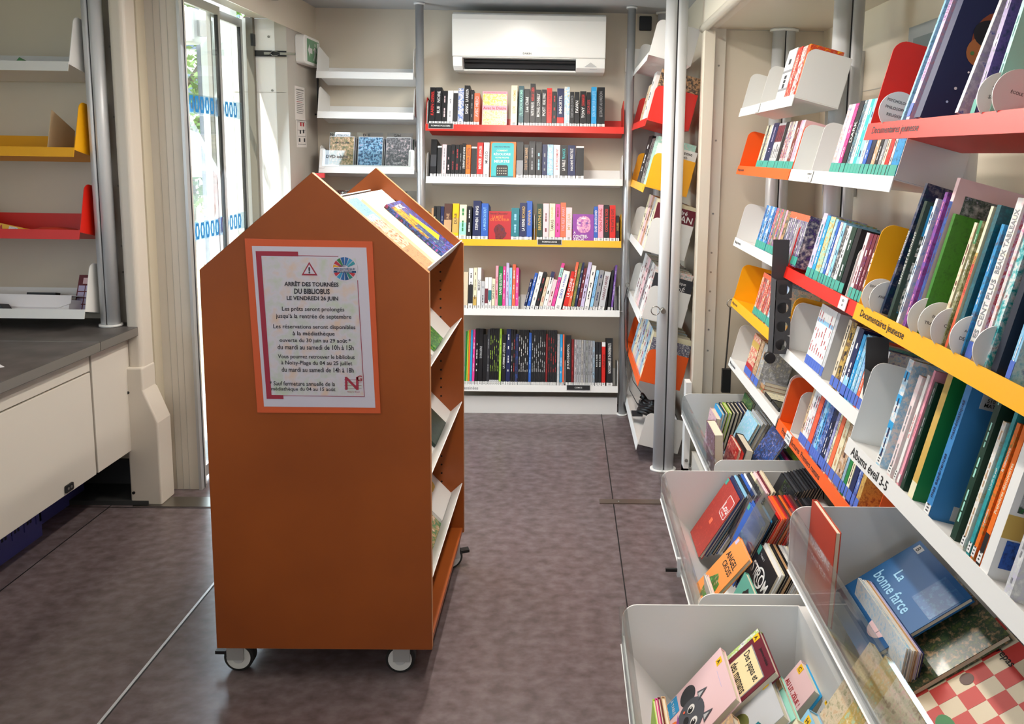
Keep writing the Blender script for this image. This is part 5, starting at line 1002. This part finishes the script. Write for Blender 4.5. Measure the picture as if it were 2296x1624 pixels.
for k, (z, its) in enumerate(((.885, [(.06, .2, 'purple/darkred/grey/navy', 'purple patterned comic on the second trolley level', .24), (.33, .14, 'lime/green/darkgreen', 'green film case on the second trolley level', .20)]), (.575, [(.05, .21, 'white/cream/white/orange', 'white card-backed book on the third trolley level', .24), (.32, .2, 'black/darkgreen/darkgrey', 'dark green and black comic on the third trolley level', .25)]),
       (.265, [(.03, .17, 'cream/white', 'cream booklet on the lowest trolley rack', .2), (.22, .19, 'grey/green/tan/white', 'photo-covered magazine on the lowest trolley rack', .23), (.43, .2, 'white', 'white album with red and yellow figures on the lowest trolley rack', .24)]))):
    for a, w_, c, lab, h in its:
        def art_w(b, w2, h2): b.prism(rrect(w2 * .15, w2 * .4, h2 * .5, h2 * .75, .02), 'y', -.0005, 0, ink('cherry')); b.prism(rrect(w2 * .45, w2 * .8, h2 * .3, h2 * .6, .02), 'y', -.0005, 0, ink('gold')); b.box(w2 * .4, w2 * .48, -.0005, 0, h2 * .5, h2 * .6, ink('navy'))
        tb((.07, z + .185), (.254, z - .008), TY + a, w_, h, .010, c, lab, art_w if 'figures' in lab else None)

# ------------------------------------------------------------------ air conditioner, exit sign, door latch, notices
ACW = mat('ac_white_plastic', 'ecece8', .3)
t = thing('air_conditioner', 'white wall-mounted air conditioner above the red rear shelf', 'air conditioner', (-.21, 4.28, 2.10))
b = MB(); prof = [(.118, .152), (-.085, .152), (-.118, .138), (-.128, .11), (-.128, -.03), (-.124, -.08)]
b.prism(prof + [(-.118, -.085), (.118, -.085)], 'x', -.415, .415, ACW); bevel(b.build('front_cover', t), .006, 3)
b = MB(); b.prism([(.118, -.0855), (-.118, -.0855), (-.112, -.135), (-.08, -.155), (.118, -.155)], 'x', -.413, -.362, ACW); b.prism([(.118, -.0855), (-.118, -.0855), (-.112, -.135), (-.08, -.155), (.118, -.155)], 'x', .255, .413, ACW)
b.box(-.362, .255, -.06, .118, -.155, -.15, ACW); b.box(-.362, .255, .0, .118, -.15, -.0855, BLK); b.box(-.362, .255, -.119, -.06, -.090, -.0855, ACW); bevel(b.build('base', t), .003)
MB().prism([(-.119, -.092), (-.116, -.092), (-.06, -.150), (-.063, -.152)], 'x', -.358, -.356, ALU).prism([(-.05, -.10), (-.045, -.10), (-.07, -.14), (-.075, -.14)], 'x', -.355, .25, DGREY).prism([(-.09, -.10), (-.088, -.10), (-.085, -.11), (-.087, -.11)], 'x', -.355, .25, BLK).build('louvre', t)
MB().box(-.36, .253, -.0925, -.0885, -.1535, -.149, ALU).build('trim_rail', t)
b = MB(); b.prism([(.30, -.13), (.37, -.13), (.335, -.105)], 'y', -.1165, -.1155, mat('sensor_grey', 'b4b5b5', .5)); b.box(.33, .37, -.112, -.1115, -.142, -.140, ink('grey')); b.build('sensor', t)
b = MB(); TT(b, 'DAIKIN', -.01, -.065, .010, 'darkgrey', .05, y=-.1275); b.build('lettering', t)
t = thing('exit_sign', 'green and white emergency exit sign box on the grey wall by the doorway', 'exit sign', Matrix.Translation((-1.44, 4.195, 2.03)))
bevel(MB().prism(rrect(-.125, .125, -.075, .075, .02), 'x', .0, .05, ACW).build('housing', t), .004, 2)
b = MB(); G = mat('sign_green', '6f9a78', .5); b.box(.0503, .0507, -.085, .105, -.06, .06, G)
MW = ink('white')
def xq(pts, x=.0512): b.face([(x, p, q) for p, q in pts], MW)
xq([(-.075, 0), (-.045, .035), (-.045, .014), (-.005, .014), (-.005, -.014), (-.045, -.014), (-.045, -.035)])
xq([(.075, -.055), (.10, -.055), (.10, .055), (.075, .055)]); xq([(.035, .03), (.047, .03), (.047, .045), (.035, .045)]); xq([(.025, .025), (.055, .02), (.048, -.01), (.03, -.01)]); xq([(.03, -.01), (.04, -.01), (.02, -.05), (.01, -.045)]); xq([(.04, -.01), (.05, -.01), (.065, -.045), (.055, -.05)]); xq([(.012, .012), (.03, .022), (.03, .014), (.015, .004)]); xq([(.05, .02), (.072, .0), (.066, -.004), (.05, .01)])
b.build('pictogram', t)
t = thing('door_latch', 'black strap and steel clasp across the white door reveal', 'latch', (-1.58, 3.945, 1.985)); MB().box(-.035, .14, -.006, 0, -.0145, .0145, BLK).build('strap', t)
b = MB(); b.box(.03, .06, -.012, -.006, -.006, .006, STEEL); b.tube([(.06, -.012, 0), (.075, -.012, .012), (.095, -.012, .010), (.115, -.012, 0), (.095, -.012, -.010), (.075, -.012, -.012), (.06, -.012, 0)], .002, STEEL); b.box(.112, .19, -.016, -.008, -.007, .005, STEEL); b.build('clasp', t); MB().cyl((-.03, .007), .003, -.009, -.006, 'y', STEEL, 10).cyl((-.03, -.007), .003, -.009, -.006, 'y', STEEL, 10).build('rivet', t)
def notice(z, y, h, w_, label, rows, plan):
    t = thing('paper_notice', label, 'notice', Matrix.Translation((-1.44, y, z))); MB().box(.0, .0012, -w_ / 2, w_ / 2, -h / 2, h / 2, mat('notice_paper', 'd9d4cf', .6)).build('sheet', t)
    b = MB(); I = ink('darkgrey')
    if plan:
        for a in (-.06, .06): b.box(.0013, .0016, a - .001, a + .001, -h * .4, h * .42, I)
        for z_ in (-.4, -.1, .12, .42): b.box(.0013, .0016, -.06, .06, h * z_, h * z_ + .002, I)
        for a, z_ in ((-.045, -.3), (.03, -.3), (-.03, .0), (.02, .02), (-.02, .28), (.02, .28)): b.box(.0013, .0016, a, a + .022, h * z_, h * z_ + .02, ink('cherry') if z_ > .2 else I)
    else:
        b.text('CONSIGNES DE SÉCURITÉ', (.0016, 0, h * .41), (0, 1, 0), (0, 0, 1), .009, ink('darkgreen'), w_=w_ * .8)
        for k in range(rows): b.box(.0013, .0016, -w_ * .36, w_ * (.36 - .2 * ((k * 7) % 3) / 3), h * (.32 - .055 * k), h * (.32 - .055 * k) + .0025, I if k != 5 else ink('cherry'))
    b.build('print', t)
notice(1.745, 4.12, .18, .15, 'upper printed safety notice on the grey wall under the exit sign', 12, False); notice(1.585, 4.13, .145, .15, 'lower printed floor plan sheet on the grey wall', 0, True)
t = thing('grab_bar', 'thin black grab bar fixed in the corner behind the exit sign', 'handle', (-1.44, 4.36, 1.9)); MB().tube([(0, 0, .08), (.02, 0, .08), (.02, 0, -.2), (0, 0, -.2)], .006, DGREY).build('bar', t)
t = thing('fire_extinguisher', 'red fire extinguisher on the grey wall partly behind the trolley roof', 'fire extinguisher', (-1.37, 4.10, .95))
MB().cyl((0, 0), .055, 0, .36, 'z', mat('extinguisher_red', 'c8191c', .3, coat=.4), 32).build('cylinder', t); MB().cyl((0, 0), .035, .36, .40, 'z', mat('extinguisher_red', 'c8191c', .3, coat=.4), 24).build('neck', t); MB().box(-.012, .06, -.008, .008, .40, .425, mat('extinguisher_red', 'c8191c', .3, coat=.4)).build('handle', t); MB().box(-.07, -.055, -.03, .03, .1, .3, BLK).build('wall_bracket', t)
t = thing('door_sensor', 'black rounded motion sensor above the sliding door', 'sensor', (-1.436, 3.66, 2.245)); b = MB(); b.prism(rrect(-.10, .10, -.036, .036, .034, n=8), 'x', 0, .05, BLK); bevel(b.build('housing', t), .012, 4); MB().box(.0505, .052, -.05, .05, -.02, .002, mat('sensor_window', '2c2f3a', .1)).build('lens', t)
tag(bevel(MB().prism(rrect(.405, .475, 2.205, 2.285, .006), 'y', 4.385, 4.399, BLK).build('speaker_panel')), 'small black square panel high on the rear wall', 'panel')
# ------------------------------------------------------------------ discs in the racks
def film(M, x, y, h, w_, col, label, ls=(), lean=0):
    r = thing('film_case', label, 'film case', M @ Matrix.Translation((x, y, .002)) @ Matrix.Rotation(lean, 4, 'X'), 'film cases in the disc rack')
    MB().box(0, w_, 0, .013, 0, h, mat('case_plastic', 'b9bcc0', .25)).build('case', r); b = MB(); b.box(.003, w_ - .003, -.0012, -.0004, .004, h - .004, cov(col))
    for s_, u, v, hh, c in ls: TT(b, s_, w_ * u, h * v, hh, c, w_ * .9, y=-.0018)
    b.build('cover_sleeve', r)
M = frame_back(LB[0], LB[1], 1.40)
sp_ = [(.045, .138, 'cream/tan/olive/brown', 'sepia toned film case in front of its row', [('AMSTERDAM', .5, .8, .01, 'darkgrey')]), (.205, .137, 'skyblue/navy/lightblue/cherry', 'blue and red film case in the middle of its row', [('LE PREMIER', .4, .85, .008, 'navy')]), (.36, .137, 'silver/darkgrey/grey/palepink', 'grey toned film case with running figures', [('SOCIETY', .5, .2, .01, 'white')])]
for i, (x, w_, c, lab, ls) in enumerate(sp_):
    film(M, x, .018, .185, w_, c, lab + ' on the disc rack', ls)
    for k in range(4):
        cc = ['darkgrey', 'black', 'navy', 'darkgreen'][(k + i) % 4]; film(M, x + .008 * (k % 2) + .006, .036 + .018 * k, .185, w_, cc, f'{cname(cc)} film case {["second", "third", "fourth", "fifth"][k]} behind the {["sepia", "blue and red", "grey toned"][i]} one')
for x, tx_, lab in ((.10, 'Nouveautés', 'clear tab reading new films above the disc rack'), (.25, 'D  E', 'clear tab reading D E above the disc rack'), (.42, 'G/H', 'clear tab reading G/H above the disc rack')):
    r = thing('index_tab', lab, 'index tab', M @ Matrix.Translation((x - .06, .034, .05))); MB().box(0, .145, 0, .0015, 0, .165, PLS).build('clear_card', r); b = MB(); TT(b, tx_, .055, .15, .016, 'black', .11, y=-.0008); b.build('lettering', r)
b = MB(); TT(b, 'DVD adulte', 0, 0, .018, 'darkgrey', .12, y=0); r = b.build('shelf_sticker', M=M @ Matrix.Translation((.10, -.0115, .065))); tag(r, 'dark sticker lettering for adult films on the clear rack front', 'sticker')
M = frame_back(LB[0], LB[1], 1.06)
for i, (x, c, l_) in enumerate(((.04, 'cream/gold', 'cream'), (.20, 'silver/white', 'silver'), (.36, 'white/silver/grey', 'whitish'))):
    film(M, x, .02, .185, .137, c, f'{l_} film case in the lower disc rack'); film(M, x + .01, .04, .185, .137, 'darkgrey', f'dark film case behind the {l_} one in the lower disc rack')
for x, tx_, lab in ((.10, 'N/O/P', 'clear tab reading N/O/P above the trolley'), (.43, 'W/Y/Z', 'clear tab reading W/Y/Z above the trolley')):
    r = thing('index_tab', lab, 'index tab', M @ Matrix.Translation((x - .06, .05, .07))); MB().box(0, .145, 0, .0015, 0, .165, PLS).build('clear_card', r); b = MB(); TT(b, tx_, .055, .15, .02, 'black', .11, y=-.0008); b.build('lettering', r)
# ------------------------------------------------------------------ black strap bundle at the end shelves, strap on the far manga pole, perforated brackets
def strap(pts, w_, name, label, extra=None):
    t = thing(name, label, 'strap', (0, 0, 0)); b = MB(); pts = [Vector(p) for p in pts]
    for i in range(len(pts) - 1):
        p, q = pts[i], pts[i + 1]; n = Vector((0, 1, 0)); s_ = (q - p).cross(n).normalized() * .0015; hw = Vector((0, w_ / 2, 0))
        for sg in (-1, 1): b.face([p - hw + s_ * sg, q - hw + s_ * sg, q + hw + s_ * sg, p + hw + s_ * sg], BLK)
        b.face([p - hw - s_, q - hw - s_, q - hw + s_, p - hw + s_], BLK); b.face([p + hw - s_, q + hw - s_, q + hw + s_, p + hw + s_], BLK)
    b.build('webbing', t)
    if extra: extra(t)
    return t
def ring(t, c, r): MB().tube([(c[0] + r * math.cos(a * math.pi / 10), c[1], c[2] + r * math.sin(a * math.pi / 10)) for a in range(21)], .0022, STEEL).build('ring', t)
strap([(.352, 4.14, .76), (.335, 4.12, .68), (.34, 4.10, .5), (.345, 4.06, .33), (.365, 3.98, .22), (.40, 3.9, .17), (.45, 3.82, .16)], .022, 'strap', 'black strap hanging beside the end shelves from the round pole', lambda t: ring(t, (.352, 4.14, .775), .012))
strap([(.352, 4.15, .74), (.356, 4.13, .55), (.36, 4.10, .38), (.385, 4.02, .26), (.44, 3.92, .2)], .018, 'strap', 'second black strap looping down to the lowest end shelf')
r = thing('strap_bundle', 'coiled bundle of black webbing with buckle on the lowest end shelf', 'strap bundle', (.45, 3.82, .145)); b = MB()
for k in range(6): b.tube([(.05 * math.cos(a * .5 + k) * (1 - .1 * k), .06 * math.sin(a * .5 + k * .7), .012 * k + .012 + .01 * math.sin(a + k)) for a in range(12)], .011, BLK)
b.build('webbing', r); MB().box(-.085, -.03, -.03, .03, -.008, .004, DGREY).build('buckle', r)
b = MB(); r = thing('ring_hook', 'steel ring and knob on the thick pole', 'hook', (.455, 3.40, .79)); MB().cyl((0, 0), .012, -.035, -.0, 'y', STEEL, 20).build('knob', r); MB().tube([(-.035 + .02 * math.cos(a * math.pi / 10), -.02, .02 * math.sin(a * math.pi / 10)) for a in range(21)], .0022, STEEL).build('ring', r)
strap([(.76, 3.36, .815), (.758, 3.36, .74), (.752, 3.36, .60), (.748, 3.36, .52)], .02, 'strap', 'black strap hanging on the slide-out end wall behind the manga shelves', lambda t: (ring(t, (.76, 3.35, .835), .018), MB().box(.73, .77, 3.33, 3.352, .42, .53, BLK).build('buckle', t)))
def bracket(x, y, z0, z1, label, wide=.055, knob=True):
    DGREY = mat('bracket_charcoal', '3d3d40', .5)
    t = thing('perforated_bracket', label, 'bracket', (x, y, z0)); h = z1 - z0; b = MB(); b.box(0, .055, .055, .058, 0, h, DGREY); b.box(0, .003, 0, .055, 0, h * .66, DGREY)
    # face plate with round holes facing the aisle end
    n = 4; seg = h * .66 / n; hole = .019
    for k in range(n):
        zc = seg * (k + .5); N = 24; xc = wide / 2
        sq = []
        for i in range(N):
            a = 2 * math.pi * i / N; c_, s_ = math.cos(a), math.sin(a); m_ = max(abs(c_) / (wide / 2), abs(s_) / (seg / 2)); sq.append((xc + c_ / m_, zc + s_ / m_))
        for i in range(N):
            j = (i + 1) % N; ai, aj = 2 * math.pi * i / N, 2 * math.pi * j / N
            for yy in (0, .003): b.face([(xc + hole * math.cos(ai), yy, zc + hole * math.sin(ai)), (xc + hole * math.cos(aj), yy, zc + hole * math.sin(aj)), (sq[j][0], yy, sq[j][1]), (sq[i][0], yy, sq[i][1])], DGREY)
            b.face([(xc + hole * math.cos(ai), 0, zc + hole * math.sin(ai)), (xc + hole * math.cos(aj), 0, zc + hole * math.sin(aj)), (xc + hole * math.cos(aj), .003, zc + hole * math.sin(aj)), (xc + hole * math.cos(ai), .003, zc + hole * math.sin(ai))], DGREY)
    b.build('plate', t)
    if knob: MB().cyl((-.012, -.01), .018, -.02, .0, 'y', BLK, 20).cyl((-.012, -.01), .008, 0, .03, 'y', BLK, 12).build('knob', t)
bracket(.70, 2.44, .845, 1.225, 'black perforated metal bracket with a round knob at the end of the manga shelves')
bracket(.735, 1.712, .84, 1.07, 'black perforated metal bracket with a round hole under the big yellow shelf', .07, False)
# ------------------------------------------------------------------ desk-zone objects
M = frame_back(-2.76, 2.965, 1.815)
b = MB(); GP = mat('translucent_green', '4f8f5c', .4); b.prism([(.36, .002), (.52, .002), (.52, .010), (.47, .022), (.40, .018)], 'y', .03, .12, GP); tag(b.build('plastic_sheet', M=M), 'crumpled green plastic sheet on the top white desk shelf', 'plastic sheet')
b = MB(); b.prism([(.61, .002), (.655, .002), (.632, .032)], 'y', .03, .10, GP); tag(b.build('plastic_wedge', M=M), 'small green wedge poking over the top white desk shelf', 'wedge')
M = frame_back(-2.76, 2.965, 1.488); t = thing('book_divider', 'beige upright divider on the yellow desk shelf', 'divider', M @ Matrix.Translation((.718, .03, 0))); MB().prism([(0, 0), (.15, 0), (.15, .12), (0, .165)], 'x', 0, .003, mat('beige_board', 'cdb592', .5)).build('plate', t)
M = frame_back(-2.76, 2.965, 1.165); t = thing('game_box', 'yellow board-game box tilted on the red desk shelf', 'game box', M @ Matrix.Translation((.28, .03, .045)) @ Matrix.Rotation(R(11), 4, 'Y')); MB().box(0, .32, 0, .1, 0, .032, mat('game_yellow', 'e0ae28', .4)).build('box', t); b = MB(); TT(b, 'MONZA', .20, .016, .022, 'cherry', .085, 'fit', y=-.0008, bold=.03); b.box(.265, .30, -.001, 0, .004, .028, cov('navy/white/black')); b.build('lettering', t)
t = thing('pouch', 'flat red fabric pouch on the red desk shelf beside the game box', 'pouch', M @ Matrix.Translation((.70, .09, .003))); b = MB(); RP = mat('red_fabric', 'c5331c', .8)
for i in range(16):
    for j in range(6):
        def P(i, j): a = 2 * math.pi * i / 16; k = math.cos(math.pi / 2 * j / 6); return (.105 * k * math.cos(a), .07 * k * math.sin(a), .026 * math.sin(math.pi / 2 * j / 6))
        b.face([P(i, j), P(i + 1, j), P(i + 1, j + 1), P(i, j + 1)], RP, True)
b.build('shell', t)
b = MB(); b.prism(rrect(0, .2, 0, .085, .03), 'y', 0, .09, BLK); tag(b.build('camera_bag', M=M @ Matrix.Translation((.12, .08, .045))), 'dark soft bag behind the game box on the red desk shelf', 'bag')
M = frame_back(-2.76, 2.965, .845)
t = thing('calendar', 'dark red wall calendar card standing on the lowest desk shelf', 'calendar', M @ Matrix.Translation((.715, .13, .002)) @ Matrix.Rotation(R(-6), 4, 'X')); MB().box(0, .125, 0, .002, 0, .155, mat('calendar_red', '6b1a24', .5)).build('card', t); b = MB(); TT(b, '2025', .095, .13, .017, 'white', y=-.001, bold=.03); b.box(.02, .055, -.0008, -.0002, .117, .142, ink('palepink'))
for i in range(4):
    for j in range(4): b.box(.005 + .03 * i, .031 + .03 * i, -.0008, -.0002, .005 + .027 * j, .028 + .027 * j, ink('lavender'))
b.build('print', t)
t = thing('card_box', 'long white cardboard box with a folded lid on the lowest desk shelf', 'box', M @ Matrix.Translation((.28, .06, .002))); MB().box(0, .46, 0, .11, 0, .045, PAPER).build('box', t); MB().prism([(0, .018), (.42, .012), (.468, .03), (.468, .062), (0, .068)], 'y', -.004, -.001, PAPER).box(0, .468, -.001, .115, .060, .063, PAPER).build('lid', t)
tag(MB().prism([(0, 0), (.42, 0), (.40, .024), (0, .026)], 'y', 0, .05, BLK).build('folder', M=M @ Matrix.Translation((.1, .004, .002))), 'black folder lying at the lip of the lowest desk shelf', 'folder')
tag(MB().box(0, .12, 0, .03, 0, .012, BLK).build('marker_case', M=M @ Matrix.Translation((.50, .15, .068))), 'slim black case on top behind the white cardboard box', 'case')
b = MB(); b.tube([(.06 * math.cos(a * .9) * (.4 + .05 * a), .02 * math.sin(a * .7), .004 + .012 * abs(math.sin(a * 1.3))) for a in range(14)], .002, PLS, 5); tag(b.build('cable_tie', M=M @ Matrix.Translation((.43, .02, .03))), 'crumpled clear plastic tie in front of the cardboard box', 'tie')
t = thing('flyer', 'yellow and blue flyer at the edge of the long dark worktop', 'flyer', Matrix.Translation((-1.985, 2.45, .766)) @ Matrix.Rotation(R(-38), 4, 'Z')); MB().box(-.15, .10, -.075, .075, 0, .001, PAPER).build('sheet', t); b = MB(); b.box(-.14, .085, -.065, .062, .0011, .0014, mat('flyer_yellow', 'd8c828', .5)); b.text('NOISY-PLAGE', (-.02, .0, .0018), (1, 0, 0), (0, 1, 0), .022, ink('blue'), w_=.19); b.box(-.0, .07, -.055, -.035, .0015, .0018, ink('navy')); b.build('print', t)
tag(MB().box(-.06, .06, -.04, .04, 0, .008, mat('green_card', '2e5a4a', .5)).build('green_card', M=Matrix.Translation((-2.07, 2.56, .7665))), 'dark green card lying behind the yellow flyer', 'card')
# ------------------------------------------------------------------ outside the doorway
b = MB(); DRY = mix_noise('dry_grass_ground', 'cdbb85', 'e6d7a8', 6, .9, 8, c3='a9b070'); b.box(-60, -1.9, -20, 60, -.45, -.4, DRY); b.box(-2.9, -1.9, -3, 6, -.4, -.395, mat('pale_paving', 'c9c4b8', .8)); o = struct('ground_outside', b)
LEAF = mix_noise('green_leaves', '4f7a34', '86a850', 3, .6, 4)
def tree(x, y, z0, h, r, n, label, seed):
    rnd = random.Random(seed); t = thing('tree', label, 'tree', (x, y, z0)); BK = mat('bark', '6a5a48', .9)
    b = MB(); b.tube([(0, 0, 0), (.05, .02, h * .3), (-.03, .05, h * .6), (.02, 0, h * .85)], .08, BK)
    for k in range(7):
        a = rnd.uniform(0, 6.28); z = h * rnd.uniform(.25, .6); b.tube([(0, 0, z), (r * .5 * math.cos(a), r * .5 * math.sin(a), z + h * .15), (r * .85 * math.cos(a), r * .85 * math.sin(a), z + h * .2)], .025, BK, 6)
    b.build('trunk', t)
    f = MB(); cl = [(rnd.gauss(0, r * .45), rnd.gauss(0, r * .45), rnd.uniform(h * .25, h)) for _ in range(40)]
    for i in range(n):
        c = rnd.choice(cl); p = Vector((c[0] + rnd.gauss(0, r * .13), c[1] + rnd.gauss(0, r * .13), c[2] + rnd.gauss(0, r * .16))); a, e = rnd.uniform(0, 6.28), rnd.uniform(-.8, .8); l_ = rnd.uniform(.07, .13)
        d = Vector((math.cos(a) * math.cos(e), math.sin(a) * math.cos(e), math.sin(e))) * l_; s_ = d.cross(Vector((rnd.random(), rnd.random(), rnd.random()))).normalized() * l_ * .28
        f.face([p, p + d * .5 + s_, p + d, p + d * .5 - s_], LEAF)
    f.build('foliage', t)
tree(-4.5, 8.9, -.4, 4.6, .95, 7000, 'leafy green tree seen through the glass door', 3)
tree(-8.2, 15.5, -.4, 5.2, 1.8, 5000, 'farther green tree behind the one at the doorway', 5)
t = thing('parasol', 'white garden parasol standing outside behind the glass door', 'parasol', (-3.45, 6.9, -.4)); MB().cyl((0, 0), .02, 0, 2.05, 'z', ALU, 12).build('pole', t); b = MB()
for i in range(8):
    a0, a1 = i * math.pi / 4, (i + 1) * math.pi / 4; b.face([(0, 0, 2.08), (.75 * math.cos(a0), .75 * math.sin(a0), 1.75), (.75 * math.cos(a1), .75 * math.sin(a1), 1.75)], PAPER); b.face([(.75 * math.cos(a0), .75 * math.sin(a0), 1.75), (.75 * math.cos(a1), .75 * math.sin(a1), 1.75), (.75 * math.cos(a1), .75 * math.sin(a1), 1.66), (.75 * math.cos(a0), .75 * math.sin(a0), 1.66)], PAPER)
b.build('canopy', t)
t = thing('building', 'pale apartment building far beyond the trees outside', 'building', (-13, 26, -.4)); BW = mat('pale_render', 'd8dce2', .8); MB().box(-4, 4, 0, 5, 0, 7, BW).build('wall', t)
for i in range(3):
    for j in range(5): MB().box(-3.4 + 1.5 * j, -2.5 + 1.5 * j, -.05, -.01, 1 + 2.1 * i, 2.3 + 2.1 * i, mat('window_blue_glass', '5a6f8c', .2)).build('window', t)
t = thing('wall_box', 'white rounded box mounted outside above the first glass leaf', 'box', (-1.99, 3.98, 2.12)); bevel(MB().box(-.09, .09, -.05, .05, -.09, .09, mat('outer_door_white', 'e4eaec', .5)).build('housing', t), .02, 3); MB().box(.09, .16, -.01, .01, -.05, .03, ALU).build('arm', t)
# ceiling details

t = thing('wall_rail', 'grey metal rail with a folded white plate on the slide-out outer wall', 'rail', (1.125, 2.95, 1.35)); MB().box(-.02, .014, -.02, .02, 0, .56, ALU).build('rail', t); MB().prism([(-.12, .0), (-.03, .50), (-.03, .54), (-.125, .55), (-.13, .52)], 'y', -.02, -.017, SHW).build('plate', t)
